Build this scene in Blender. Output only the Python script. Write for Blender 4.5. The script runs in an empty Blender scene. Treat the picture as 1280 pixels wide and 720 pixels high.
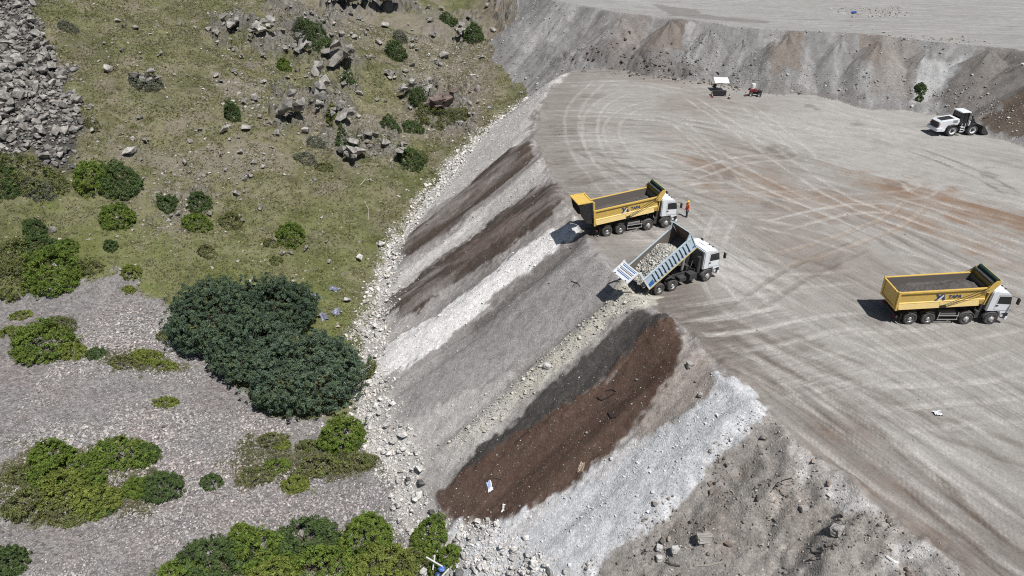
import bpy, bmesh, math, random
import numpy as np
from mathutils import Vector, Matrix, Euler

random.seed(7)
RNG = np.random.default_rng(7)
PI = math.pi
R = math.radians
C = bpy.context.scene.collection
SC = bpy.context.scene

# ------------------------------------------------------------------ camera
CAM_H, PITCH, F = 31.0, R(32.0), 860.0
CP, SP = math.cos(PITCH), math.sin(PITCH)


def ray(px, py):
    """direction through a pixel of the 1280x720 photograph (unit depth)"""
    u, v = (px - 640.0) / F, (py - 360.0) / F
    return u, CP - v * SP, -(SP + v * CP)


# ------------------------------------------------------------------ noise
def _hash(ix, iy, seed):
    ix = ix.astype(np.uint32); iy = iy.astype(np.uint32)
    h = ix * np.uint32(374761393) + iy * np.uint32(668265263) + np.uint32((seed * 2246822519 + 1) & 0xFFFFFFFF)
    h = (h ^ (h >> np.uint32(13))) * np.uint32(1274126177)
    h = (h ^ (h >> np.uint32(15))) * np.uint32(2246822519)
    h = h ^ (h >> np.uint32(16))
    return h.astype(np.float32) / np.float32(4294967295.0)


def noise(x, y, seed=0):
    """value noise in -1..1"""
    x = np.asarray(x, dtype=np.float64); y = np.asarray(y, dtype=np.float64)
    x0 = np.floor(x); y0 = np.floor(y)
    fx = (x - x0); fy = (y - y0)
    fx = fx * fx * fx * (fx * (fx * 6 - 15) + 10)
    fy = fy * fy * fy * (fy * (fy * 6 - 15) + 10)
    i = x0.astype(np.int64); j = y0.astype(np.int64)
    a = _hash(i, j, seed); b = _hash(i + 1, j, seed)
    c = _hash(i, j + 1, seed); d = _hash(i + 1, j + 1, seed)
    return ((a + (b - a) * fx) * (1 - fy) + (c + (d - c) * fx) * fy) * 2 - 1


def fbm(x, y, oct=4, seed=0, gain=0.5, lac=2.03):
    t = 0; a = 1.0; n = 0
    ca, sa = 0.8, 0.6
    for k in range(oct):
        t = t + a * noise(x, y, seed + 17 * k); n += a
        a *= gain
        x, y = (x * ca - y * sa) * lac + 5.3, (x * sa + y * ca) * lac + 1.7
    return t / n


def sstep(a, b, x):
    t = np.clip((x - a) / (b - a), 0, 1)
    return t * t * (3 - 2 * t)


def poly_sd(x, y, poly, closed=True):
    """signed distance to a plan polygon (negative inside), arc length of the nearest point"""
    x = np.asarray(x, dtype=np.float64); y = np.asarray(y, dtype=np.float64)
    best = np.full(x.shape, 1e18); arc = np.zeros(x.shape); inside = np.zeros(x.shape, dtype=bool)
    n = len(poly); s0 = 0.0
    for i in range(n if closed else n - 1):
        ax, ay = poly[i]; bx, by = poly[(i + 1) % n]
        ex, ey = bx - ax, by - ay
        L2 = ex * ex + ey * ey + 1e-12; L = math.sqrt(L2)
        t = np.clip(((x - ax) * ex + (y - ay) * ey) / L2, 0, 1)
        d2 = (x - ax - t * ex) ** 2 + (y - ay - t * ey) ** 2
        m = d2 < best
        best = np.where(m, d2, best); arc = np.where(m, s0 + t * L, arc)
        s0 += L
        if closed:
            c = ((ay > y) != (by > y))
            if abs(ey) > 1e-12:
                inside ^= c & (x < ex * (y - ay) / ey + ax)
    d = np.sqrt(best)
    if closed:
        d = np.where(inside, -d, d)
    return d, arc


# ------------------------------------------------------------------ plan of the place
PAD_EDGE = [(60, 123), (14, 122), (10.3, 119.5), (7.6, 114), (6.0, 109), (4.0, 98), (2.7, 87), (4.0, 77), (5.4, 69),
            (6.5, 61.5), (8.0, 54), (10.0, 48.5), (12.6, 44.8), (14.8, 39.5), (16.6, 34.5), (19.0, 29), (22.5, 22.9), (30, 8), (38, -20)]
PAD = PAD_EDGE + [(500, -20), (500, 123)]
UP_EDGE = [(4, 205), (6, 172), (8, 147), (19, 134), (30.7, 126.5), (42.6, 120), (64.5, 111.5), (75, 106), (76, 101), (76.5, 95), (82, 87), (92, 76), (120, 60), (300, 20)]
UP = UP_EDGE + [(700, 20), (700, 700), (4, 700)]
HEAPS = [(19.5, 130.2, 6.8, .70), (27.5, 125.5, 6.9, .74), (33.5, 121.8, 6.3, .76), (44.5, 115.5, 7.0, .70), (52.0, 113.2, 6.4, .72), (57.0, 110.6, 6.9, .70), (63.5, 108.0, 6.2, .72),
         (70.5, 104.5, 6.9, .66), (74.5, 99.0, 7.2, .66), (73.0, 93.5, 6.0, .66), (77.0, 89.5, 7.0, .64), (38.5, 119.2, 5.2, .74)]
LIP_A, LIP_B = (32.3, 82.9), (52.0, 63.1)


def natural(x, y, detail=True):
    g = sstep(58, 100, y)
    zy = 0.16 * np.where(y > 65, y - 65, 0.25 * (y - 65)) 
    zx = (0.07 + 0.21 * g) * np.maximum(0, -x - 13)
    z = -16.2 + zy + zx + 0.10 * np.maximum(0, x + 2)
    z = z + 3.8 * np.exp(-((x - 1) / 8.0) ** 2 - ((y - 166) / 22.0) ** 2)
    z = z + 2.0 * np.exp(-((x + 9) / 9.0) ** 2 - ((y - 40) / 11.0) ** 2)
    z = z - 2.1 * np.exp(-((x + 15) / 10.0) ** 2 - ((y - 80) / 11.0) ** 2)
    z = np.where(z > 45, 45 + 0.3 * (z - 45), z)
    if detail:
        g2 = sstep(55, 85, y)
        z = z + fbm(x / 17, y / 17, 3, 3) * (0.5 + 1.3 * g2) + fbm(x / 4.2, y / 4.2, 3, 9) * (0.14 + 0.36 * g2)
    return z


def profile(d, k=1.0):
    dd = np.maximum(d, 0)
    p = k * (0.83 * dd - 0.0046 * np.minimum(dd, 40) ** 2)
    r = 0.9
    return np.where(d > -2.0, p * dd / (dd + 0.55), 0)


def height(x, y, full=False):
    x = np.asarray(x, dtype=np.float64); y = np.asarray(y, dtype=np.float64)
    d1, s1 = poly_sd(x, y, PAD)
    d2, s2 = poly_sd(x, y, UP)
    S34 = 108.5                                   # arc length where the rough spill begins
    k = 1.0 - 0.22 * sstep(S34 + 32, S34 + 45, s1)
    near = sstep(-1.5, 1.0, d1)
    wob = near * (0.95 * noise(s1 / 3.1, s1 * 0 + 0.3, 21) + 0.25 * noise(s1 / 1.1, d1 / 14, 22))
    zp = -profile(d1 + wob, k)
    # lip between the reddish haul road and the lower grey yard beyond it
    lx, ly = LIP_B[0] - LIP_A[0], LIP_B[1] - LIP_A[1]
    L = math.hypot(lx, ly); nx, ny = -ly / L, lx / L
    q = (x - LIP_A[0]) * nx + (y - LIP_A[1]) * ny
    q = -q if False else q
    along = (x - LIP_A[0]) * lx / L + (y - LIP_A[1]) * ly / L
    fade = sstep(-8, 3, along)
    lipn = 0.5 * noise(along / 5, along * 0, 31)
    zp = zp + np.where(d1 < 0, 1, 0) * fade * (0.28 * np.exp(-((q + lipn + 0.4) / 0.9) ** 2) - 0.65 * sstep(-0.2, 1.1, q + lipn))
    d2w = d2 + sstep(-3, 2, d2) * (1.3 * noise(s2 / 6.0, s2 * 0, 41) + 0.5 * noise(s2 / 2.1, d2 / 9, 42))
    zu = 7.0 - profile(d2w, 0.98) + 0.25 * noise(x / 14, y / 14, 43)
    # loads tipped over the bench crest: half cones leaning on the face
    for cx, cy, hh, kk_ in HEAPS:
        r_ = np.hypot(x - cx, (y - cy)) + 0.5 * noise(np.arctan2(y - cy, x - cx) * 3.0, np.hypot(x - cx, y - cy) / 5, 44)
        zu = np.maximum(zu, np.where(d2 > -2.5, hh - kk_ * r_, -99))
    zn = natural(x, y)
    if full:
        # rills running down the fall line, lumps of the tipped loads
        on = sstep(0.3, 2.5, d1)
        zp = zp + on * (0.09 * fbm(s1 / 1.7, d1 / 4.5, 3, 51) + 0.22 * fbm(s1 / 4.0, d1 / 16, 2, 52) + 0.045 * fbm(x / 0.55, y / 0.55, 2, 53))
        rough = sstep(S34 + 29, S34 + 33, s1) * sstep(-0.3, 1.5, d1)
        zp = zp + rough * (0.45 * fbm(x / 2.6, y / 2.6, 3, 54) + 0.16 * fbm(x / 0.7, y / 0.7, 3, 59) + 0.42 * (0.3 - np.abs(fbm(x / 1.1, y / 1.1, 3, 55))) * sstep(-0.1, 0.4, noise(x / 3.5, y / 3.5, 58) + 0.35) - 0.25)
        zp = zp + (1 - on) * (0.05 * fbm(x / 5, y / 5, 3, 56) + 0.012 * fbm(x / 0.6, y / 0.6, 2, 57))
        on2 = sstep(0.2, 2.0, d2)
        zu = zu + on2 * (0.25 * fbm(s2 / 1.6, d2 / 8.0, 3, 61) + 0.18 * fbm(x / 1.2, y / 1.2, 3, 62)) + 0.05 * fbm(x / 3, y / 3, 3, 63)
        zp = zp + np.exp(-((d1 + 0.2) / 0.9) ** 2) * 0.55 * np.clip(fbm(x / 1.4, y / 1.4, 3, 66) + 0.12, 0, 1) * sstep(60, 75, s1)
        # muddy heaps along the foot of the bench
        foot = np.exp(-((d2 - 10.5) / 2.2) ** 2) * sstep(4, 10, x) * (1 - sstep(30, 48, x))
        zu = zu + foot * (0.5 + 0.9 * np.abs(fbm(x / 2.1, y / 2.1, 3, 64)))
        zn = zn + 0.07 * fbm(x / 0.9, y / 0.9, 3, 65)
    z = np.maximum(zp, zu)
    cls = np.where(zu > zp, np.where(d2 < 0.0, 3, 2), np.where(d1 < 0.0, 0, 1))
    nat = zn > z
    # soft foot where fill meets the old ground
    kk = 0.7
    hsm = np.maximum(z, zn) + np.where(np.abs(z - zn) < kk, (kk - np.abs(z - zn)) ** 2 / (4 * kk), 0)
    cls = np.where(nat, 4, cls)
    if full:
        return hsm, cls, d1, s1, d2, s2, q, along
    return hsm


def p2w(px, py, hfun=height):
    """where the ray through a photograph pixel meets the ground"""
    dx, dy, dz = ray(px, py)
    t = np.linspace(30, 260, 1200)
    f = CAM_H + dz * t - hfun(dx * t, dy * t)
    i = np.argmax(f < 0)
    if f[i] >= 0:
        i = len(t) - 1
    t0, t1 = t[max(i - 1, 0)], t[i]
    for _ in range(3):
        tt = np.linspace(t0, t1, 12)
        g = CAM_H + dz * tt - hfun(dx * tt, dy * tt)
        j = int(np.argmax(g < 0)) or 1
        t0, t1 = tt[j - 1], tt[j]
    t = 0.5 * (t0 + t1)
    return dx * t, dy * t, CAM_H + dz * t


def w2p(x, y, z):
    zc = y * CP + (CAM_H - z) * SP
    return 640 + F * x / zc, 360 + F * ((CAM_H - z) * CP - y * SP) / zc


def pxpoly(pts):
    return [p2w(a, b)[:2] for a, b in pts]


def lin(c):
    c = np.asarray(c, dtype=np.float64) / 255.0
    return np.where(c <= 0.04045, c / 12.92, ((c + 0.055) / 1.055) ** 2.4)


def alb(r, g, b, k=1.25):
    return lin((r, g, b)) / k


# ------------------------------------------------------------------ objects
def tag(o, label=None, cat=None, group=None, kind=None):
    if label: o['label'] = label
    if cat: o['category'] = cat
    if group: o['group'] = group
    if kind: o['kind'] = kind
    return o


def empty(name, loc=(0, 0, 0), rz=0.0, label=None, cat=None, group=None):
    o = bpy.data.objects.new(name, None)
    o.empty_display_size = 0.3
    C.objects.link(o)
    o.location = loc; o.rotation_euler = (0, 0, rz)
    return tag(o, label, cat, group)


def np_mesh(name, verts, faces, col=None, smooth=False):
    """mesh from arrays; faces is (n,3) or (n,4)"""
    verts = np.asarray(verts, dtype=np.float32); faces = np.asarray(faces, dtype=np.int32)
    me = bpy.data.meshes.new(name)
    me.vertices.add(len(verts)); me.vertices.foreach_set('co', verts.ravel())
    n, k = faces.shape
    me.loops.add(n * k); me.loops.foreach_set('vertex_index', faces.ravel())
    me.polygons.add(n)
    me.polygons.foreach_set('loop_start', np.arange(0, n * k, k, dtype=np.int32))
    me.polygons.foreach_set('use_smooth', np.full(n, smooth, dtype=bool))
    me.update(calc_edges=True)
    if col is not None:
        a = me.attributes.new('Col', 'FLOAT_COLOR', 'POINT')
        c4 = np.ones((len(verts), 4), dtype=np.float32); c4[:, :3] = col
        a.data.foreach_set('color', c4.ravel())
    return me


def link(name, me, mat=None, parent=None):
    o = bpy.data.objects.new(name, me)
    C.objects.link(o)
    if mat is not None and len(me.materials) == 0:
        me.materials.append(mat)
    if parent is not None:
        o.parent = parent
    return o


# ------------------------------------------------------------------ materials
def new_mat(name):
    m = bpy.data.materials.new(name); m.use_nodes = True
    nt = m.node_tree
    return m, nt, nt.nodes['Principled BSDF']


def nd(nt, typ, **kw):
    n = nt.nodes.new(typ)
    for k, v in kw.items():
        if hasattr(n, k):
            setattr(n, k, v)
        else:
            n.inputs[k].default_value = v
    return n


def mul_noise(nt, colsock, coord, layers):
    """multiply a colour by several noises: (scale, lo, hi)"""
    cur = colsock
    for sc, lo, hi in layers:
        nz = nd(nt, 'ShaderNodeTexNoise', Scale=sc, Detail=4.0, Roughness=0.6)
        nt.links.new(coord, nz.inputs['Vector'])
        mr = nd(nt, 'ShaderNodeMapRange')
        mr.inputs['From Min'].default_value = 0.28; mr.inputs['From Max'].default_value = 0.72
        mr.inputs['To Min'].default_value = lo; mr.inputs['To Max'].default_value = hi
        nt.links.new(nz.outputs['Fac'], mr.inputs['Value'])
        mx = nd(nt, 'ShaderNodeMix', data_type='RGBA', blend_type='MULTIPLY')
        mx.inputs['Factor'].default_value = 1.0
        nt.links.new(cur, mx.inputs['A']); nt.links.new(mr.outputs['Result'], mx.inputs['B'])
        cur = mx.outputs['Result']
    return cur


def ground_mat(name, layers, bumps, voro=None, rough=0.95):
    m, nt, b = new_mat(name)
    at = nd(nt, 'ShaderNodeAttribute', attribute_name='Col')
    tc = nd(nt, 'ShaderNodeTexCoord')
    co = tc.outputs['Object']
    cur = mul_noise(nt, at.outputs['Color'], co, layers)
    hcur = None
    if voro:
        for sc, lo, hi, bw in voro:
            vn = nd(nt, 'ShaderNodeTexVoronoi', Scale=sc)
            nt.links.new(co, vn.inputs['Vector'])
            sep = nd(nt, 'ShaderNodeSeparateColor')
            nt.links.new(vn.outputs['Color'], sep.inputs['Color'])
            mr = nd(nt, 'ShaderNodeMapRange')
            mr.inputs['To Min'].default_value = lo; mr.inputs['To Max'].default_value = hi
            nt.links.new(sep.outputs['Red'], mr.inputs['Value'])
            mx = nd(nt, 'ShaderNodeMix', data_type='RGBA', blend_type='MULTIPLY')
            mx.inputs['Factor'].default_value = 1.0
            nt.links.new(cur, mx.inputs['A']); nt.links.new(mr.outputs['Result'], mx.inputs['B'])
            cur = mx.outputs['Result']
            bp = nd(nt, 'ShaderNodeBump'); bp.invert = True
            bp.inputs['Strength'].default_value = 0.9; bp.inputs['Distance'].default_value = bw
            nt.links.new(vn.outputs['Distance'], bp.inputs['Height'])
            if hcur: nt.links.new(hcur, bp.inputs['Normal'])
            hcur = bp.outputs['Normal']
    for sc, dist in bumps:
        nz = nd(nt, 'ShaderNodeTexNoise', Scale=sc, Detail=5.0, Roughness=0.65)
        nt.links.new(co, nz.inputs['Vector'])
        bp = nd(nt, 'ShaderNodeBump'); bp.inputs['Strength'].default_value = 1.0; bp.inputs['Distance'].default_value = dist
        nt.links.new(nz.outputs['Fac'], bp.inputs['Height'])
        if hcur: nt.links.new(hcur, bp.inputs['Normal'])
        hcur = bp.outputs['Normal']
    nt.links.new(cur, b.inputs['Base Color'])
    if hcur: nt.links.new(hcur, b.inputs['Normal'])
    b.inputs['Roughness'].default_value = rough
    b.inputs['Specular IOR Level'].default_value = 0.15
    return m


def paint(name, rgb, rough=0.45, metal=0.0, dirt=0.12, spec=0.5, dscale=3.0, dirtcol=(0.25, 0.22, 0.19)):
    """painted or bare surface with dust on it"""
    m, nt, b = new_mat(name)
    tc = nd(nt, 'ShaderNodeTexCoord')
    nz = nd(nt, 'ShaderNodeTexNoise', Scale=dscale, Detail=6.0, Roughness=0.7)
    nt.links.new(tc.outputs['Object'], nz.inputs['Vector'])
    mr = nd(nt, 'ShaderNodeMapRange')
    mr.inputs['From Min'].default_value = 0.35; mr.inputs['From Max'].default_value = 0.75
    mr.inputs['To Min'].default_value = 0.0; mr.inputs['To Max'].default_value = dirt * 2.5
    nt.links.new(nz.outputs['Fac'], mr.inputs['Value'])
    mx = nd(nt, 'ShaderNodeMix', data_type='RGBA')
    mx.inputs['A'].default_value = (*rgb, 1); mx.inputs['B'].default_value = (*dirtcol, 1)
    nt.links.new(mr.outputs['Result'], mx.inputs['Factor'])
    nt.links.new(mx.outputs['Result'], b.inputs['Base Color'])
    b.inputs['Roughness'].default_value = rough; b.inputs['Metallic'].default_value = metal
    b.inputs['Specular IOR Level'].default_value = spec
    return m


def attr_mat(name, rough=0.85, spec=0.2, layers=((6.0, 0.8, 1.2),), bump=None, trans=0.0):
    m, nt, b = new_mat(name)
    at = nd(nt, 'ShaderNodeAttribute', attribute_name='Col')
    tc = nd(nt, 'ShaderNodeTexCoord')
    cur = mul_noise(nt, at.outputs['Color'], tc.outputs['Object'], layers)
    nt.links.new(cur, b.inputs['Base Color'])
    b.inputs['Roughness'].default_value = rough; b.inputs['Specular IOR Level'].default_value = spec
    if bump:
        nz = nd(nt, 'ShaderNodeTexNoise', Scale=bump[0], Detail=5.0)
        nt.links.new(tc.outputs['Object'], nz.inputs['Vector'])
        bp = nd(nt, 'ShaderNodeBump'); bp.inputs['Strength'].default_value = 1.0; bp.inputs['Distance'].default_value = bump[1]
        nt.links.new(nz.outputs['Fac'], bp.inputs['Height']); nt.links.new(bp.outputs['Normal'], b.inputs['Normal'])
    return m
# ------------------------------------------------------------------ camera, sky, sun
cam = bpy.data.cameras.new('camera'); cam_o = bpy.data.objects.new('camera', cam); C.objects.link(cam_o)
cam_o.location = (0, 0, CAM_H); cam_o.rotation_euler = (PI / 2 - PITCH, 0, 0)
cam.sensor_width = 36; cam.lens = 36 * F / 1280; cam.clip_end = 3000; cam.clip_start = 0.5
SC.camera = cam_o
SUN_DIR = Vector((0.66, -0.75, 0)).normalized() * math.cos(R(63.5)) + Vector((0, 0, math.sin(R(63.5))))
w = bpy.data.worlds.new('World'); SC.world = w; w.use_nodes = True
bg = w.node_tree.nodes['Background']
sky = w.node_tree.nodes.new('ShaderNodeTexSky'); sky.sky_type = 'NISHITA'; sky.sun_disc = False
sky.sun_elevation = R(63.5); sky.sun_rotation = math.atan2(SUN_DIR.x, SUN_DIR.y)
w.node_tree.links.new(sky.outputs[0], bg.inputs[0]); bg.inputs[1].default_value = 0.047
sl = bpy.data.lights.new('sun', 'SUN'); sl.energy = 4.9; sl.angle = R(0.53); sl.color = (1.0, 0.975, 0.94)
so = bpy.data.objects.new('sun', sl); C.objects.link(so)
so.rotation_euler = SUN_DIR.to_track_quat('Z', 'Y').to_euler()
so.location = (0, 0, 120)
vs = SC.view_settings
vs.view_transform = 'Standard'; vs.look = 'None'; vs.exposure = 0.0; vs.gamma = 1.0; vs.use_curve_mapping = False
SC.cycles.max_bounces = 5; SC.cycles.diffuse_bounces = 3
SC.cycles.filter_width = 1.1
SC.cycles.use_denoising = False
# ------------------------------------------------------------------ terrain sheet
def axis(breaks):
    """breaks: [(position, spacing)] -> positions with linearly varying spacing"""
    out = [breaks[0][0]]
    for (a, sa), (b, sb) in zip(breaks[:-1], breaks[1:]):
        while out[-1] < b:
            t = (out[-1] - a) / (b - a)
            out.append(out[-1] + sa + (sb - sa) * t)
    return np.array(out)


GX = axis([(-420, 25), (-150, 4), (-100, .45), (-45, .2), (-22, .15), (36, .15), (60, .26), (95, .5), (150, 5), (420, 25)])
GY = axis([(-10, 3), (16, .4), (24, .15), (74, .16), (100, .26), (135, .36), (175, .8), (230, 5), (620, 30)])
X, Y = np.meshgrid(GX, GY)
SH = X.shape
X = X.ravel(); Y = Y.ravel()
Z, CLS, D1, S1, D2, S2, Q, AL = height(X, Y, full=True)
RZ = lambda f, n: f(X, Y)


def mask(pts, soft=0.35, wob=0.5, seed=1, stretch=True, world=False):
    """soft plan mask of a photograph outline laid on the ground, with a ragged edge"""
    poly = pts if world else pxpoly(pts)
    xs = [p[0] for p in poly]; ys = [p[1] for p in poly]
    m = 3.0
    sel = (X > min(xs) - m) & (X < max(xs) + m) & (Y > min(ys) - m) & (Y < max(ys) + m)
    out = np.zeros(X.shape)
    x, y = X[sel], Y[sel]
    d, _ = poly_sd(x, y, poly)
    if stretch:
        n = fbm(S1[sel] / 1.1, D1[sel] / 3.0, 3, seed) * 0.6 + fbm(x / 0.45, y / 0.45, 2, seed + 5) * 0.5
    else:
        n = fbm(x / 1.6, y / 1.6, 4, seed)
    out[sel] = 1 - sstep(-soft, soft, d + n * wob * 2)
    return out


col = np.zeros((len(X), 3))


def setc(m, c, amt=1.0):
    global col
    m = (np.asarray(m) * amt)[:, None]
    col = col * (1 - m) + np.asarray(c)[None, :] * m


def shade(f):
    global col
    col = col * np.asarray(f)[:, None]


# --- yard -------------------------------------------------------------------
yard = (CLS == 0)
col[:] = alb(164, 159, 154)
n_lo = fbm(X / 9, Y / 9, 4, 71)
setc(sstep(0.0, 0.5, n_lo) * 0.8, alb(178, 173, 169))
setc(sstep(0.05, 0.55, fbm(X / 13 + 40, Y / 13, 4, 72)) * 0.7, alb(148, 139, 132))
# the lower grey yard beyond the lip is paler and smoother
beyond = sstep(0.0, 1.2, Q) * sstep(-10, 2, AL) * yard
setc(beyond * 0.85, alb(172, 168, 164))
setc(beyond * sstep(0.1, 0.5, fbm(X / 4, Y / 2, 3, 73)) * 0.35, alb(150, 144, 138))
# long scratches: tracks running with the edge, and across it where trucks back up
SA = S1 - S1.min()
near = sstep(-45, -6, D1) * yard
e1 = fbm(D1 / 0.55, SA / 22, 3, 81) * 0.6 + fbm(D1 / 1.6, SA / 40, 2, 82) * 0.5
def rot(deg):
    c, s_ = math.cos(R(deg)), math.sin(R(deg))
    return X * c + Y * s_, -X * s_ + Y * c


curl = 0.9 * noise(X / 22, Y / 22, 83)
UA, VA = rot(-62); UB, VB = rot(-40); UC, VC = rot(18); UD, VD = rot(2)
fieldA = fbm((VA + curl) / 0.42, UA / 18, 3, 84) * 0.7 + fbm((VA + curl) / 1.9, UA / 34, 2, 85) * 0.5
fieldB = fbm((VB + curl) / 0.6, UB / 16, 3, 184) * 0.6 + fbm((VB + curl) / 2.2, UB / 34, 2, 185) * 0.5
fieldC = fbm((VC + 0.5 * curl) / 0.4, UC / 9, 3, 86)
fieldD = fbm((VD + 0.5 * curl) / 0.5, UD / 7, 3, 186)
wB = sstep(56, 80, Y + 0.35 * X - 8 + 4 * noise(X / 9, Y / 9, 187))
e2 = fieldA * (1 - wB) + fieldB * wB
wD = sstep(52, 60, Y)
e3 = fieldC * (1 - wD) + fieldD * wD
selA = np.clip(sstep(-26, -8, D1) + 0.5 * noise(X / 8, Y / 8, 87), 0, 1) * (1 - wD)
st = e1 * selA * 0.9 + e2 * (1 - selA) * 0.9
wE = sstep(-13, -7, D1 + 3 * noise(X / 5, Y / 5, 88))
wE = np.maximum(wE * sstep(32, 40, Y), sstep(-32, -14, D1 + 5 * noise(X / 7, Y / 7, 89)) * sstep(56, 66, Y) * 0.75)
st = st * (1 - 0.65 * wE)
stb = e3 * wE * 0.95
streak = np.clip(1.25 * (st + stb), -1, 1)
ystk = (1.07 + 0.07 * streak)
shade(np.where(yard, ystk, 1))
setc(np.where(yard, sstep(0.22, 0.5, streak), 0) * 0.1, alb(196, 189, 183))
setc(np.where(yard, sstep(0.2, 0.6, -streak), 0) * 0.18, alb(124, 114, 106))
amp = np.clip(0.75 + 0.9 * fbm(X / 5, Y / 5, 3, 188), 0.15, 1.3)
WTS = np.zeros((len(X), 4), dtype=np.float32)
wa = (1 - wB) * (1 - 0.75 * wE) * amp
WTS[:, 0] = wa; WTS[:, 1] = wB * (1 - 0.75 * wE) * amp * (1 - 0.45 * sstep(0, 2, Q)); WTS[:, 2] = wE * amp * (1 - wD); WTS[:, 3] = wE * amp * wD
# reddish haul-road band
for pts, a, sd in (([(840, 165), (900, 190), (1000, 235), (1100, 250), (1290, 300), (1290, 350), (1180, 300), (1060, 275), (960, 260), (880, 225), (840, 195)], .75, 5),
                   ([(1030, 205), (1130, 225), (1290, 270), (1290, 300), (1180, 275), (1090, 245)], 1.1, 6),
                   ([(850, 195), (905, 220), (930, 260), (880, 245)], .45, 7),
                   ([(860, 440), (930, 470), (1060, 560), (1200, 690), (1170, 700), (1030, 590), (930, 510), (880, 470)], .9, 8)):
    m = mask(pts, 2.0, 1.6, sd, False)
    dirn = fieldA * (1 - wB) + fieldB * wB
    setc(np.clip(m * a * (0.45 + 1.1 * dirn + 0.5 * fbm(X / 3, Y / 3, 3, sd + 40)), 0, 1), alb(148, 124, 106))
for k_, (px, py, w_, h_) in enumerate(((1235, 216, 11, 4), (1072, 156, 9, 3), (1122, 230, 10, 3), (1150, 138, 12, 3), (968, 186, 8, 4), (978, 195, 9, 4), (1010, 133, 14, 4), (1115, 135, 12, 3), (1245, 155, 9, 3), (905, 215, 22, 10), (960, 250, 16, 7),
                                       (815, 320, 20, 8), (880, 300, 26, 7), (1030, 325, 26, 8), (1000, 430, 26, 8), (935, 420, 22, 6), (900, 408, 22, 5), (1060, 400, 22, 6), (690, 205, 22, 6), (700, 165, 16, 4), (745, 120, 20, 4), (730, 225, 20, 6))):
    setc(mask([(px + w_ * math.cos(t_), py + h_ * math.sin(t_)) for t_ in np.linspace(0, 2 * PI, 9)[:-1]], .5, .9, 740 + k_, False) * (.55 if k_ < 9 else .4) * yard, alb(122, 112, 105))
# darker, freshly bladed strip by the edge
edge_dark = sstep(-9, -2.5, D1 + 2 * noise(X / 4, Y / 6, 89)) * yard
setc(edge_dark * 0.45, alb(122, 113, 107))
m = mask([(700, 380), (830, 330), (900, 380), (960, 440), (900, 470), (850, 420), (800, 395)], 1.5, 1.0, 90, False) * yard
setc(m * 0.45, alb(118, 107, 100))


def track(pts, wid=0.30, gauge=1.0, c=(196, 189, 182), a=0.6, depth=0.045, wob=0.4, sm=5):
    """pair of wheel ruts along a photograph polyline laid on the yard"""
    global Z
    w = [p2w(*p)[:2] for p in pts]
    # Catmull-Rom smoothing
    P = [w[0]] + w + [w[-1]]
    line = []
    for i in range(1, len(P) - 2):
        p0, p1, p2, p3 = map(np.array, P[i - 1:i + 3])
        for t in np.linspace(0, 1, sm, endpoint=False):
            line.append(tuple(0.5 * ((2 * p1) + (-p0 + p2) * t + (2 * p0 - 5 * p1 + 4 * p2 - p3) * t * t + (-p0 + 3 * p1 - 3 * p2 + p3) * t ** 3)))
    line.append(w[-1])
    xs = [p[0] for p in line]; ys = [p[1] for p in line]
    sel = np.where((X > min(xs) - 3) & (X < max(xs) + 3) & (Y > min(ys) - 3) & (Y < max(ys) + 3) & (CLS == 0))[0]
    if not len(sel): return
    x, y = X[sel], Y[sel]
    d, s = poly_sd(x, y, line, closed=False)
    d = d + wob * 0.18 * fbm(x / 1.2, y / 1.2, 2, 93)
    r = np.exp(-((np.abs(d - gauge) / wid) ** 4))
    total = s.max() + 1e-6
    r = r * sstep(0, 3, s) * sstep(0, 3, total - s) * np.clip(0.7 + 0.9 * fbm(s / 1.6, d * 2.5, 3, 94 + int(abs(xs[0]) * 10)), 0, 1.2)
    r = np.clip(r, 0, 1)
    lum = 0.85 + 0.3 * (np.sin(d * 22) > 0.2)
    cc = alb(*c)
    col[sel] = col[sel] * (1 - (r * min(1, a * 1.15))[:, None]) + (cc[None, :] * lum[:, None]) * (r * min(1, a * 1.15))[:, None]
    Z[sel] -= r * depth
    berm = np.exp(-((np.abs(d - gauge) - wid * 1.25) / 0.14) ** 2) * 0.025 * sstep(0, 3, s) * sstep(0, 3, total - s)
    Z[sel] += berm


LT, DK, TN = (198, 192, 187), (118, 107, 99), (180, 164, 150)
for k in range(80):                                        # many more faint passes
    rg_ = np.random.default_rng(900 + k)
    px0, py0 = rg_.uniform(700, 1280), rg_.uniform(130, 640)
    x0_, y0_, _z = p2w(px0, py0)
    if not (float(poly_sd(np.array([x0_]), np.array([y0_]), PAD)[0][0]) < -2): continue
    ang = R(rg_.choice([-64, -60, -55, -68, -40, -35, 15, 5])) + rg_.normal(0, .12); ln = rg_.uniform(9, 26); bend = rg_.normal(0, .25)
    WP = [(x0_ + math.cos(ang + bend * q) * ln * q, y0_ + math.sin(ang + bend * q) * ln * q) for q in (-.5, -.25, 0, .25, .5)]
    PT = [w2p(q[0], q[1], 0.0) for q in WP]
    if any(q[0] < 660 or q[0] > 1400 or q[1] < 110 for q in PT): continue
    if any(float(poly_sd(np.array([q[0]]), np.array([q[1]]), PAD)[0][0]) > -1.2 for q in WP): continue
    track(PT, c=LT if k % 3 else DK, a=rg_.uniform(.25, .55), depth=.035)
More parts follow.
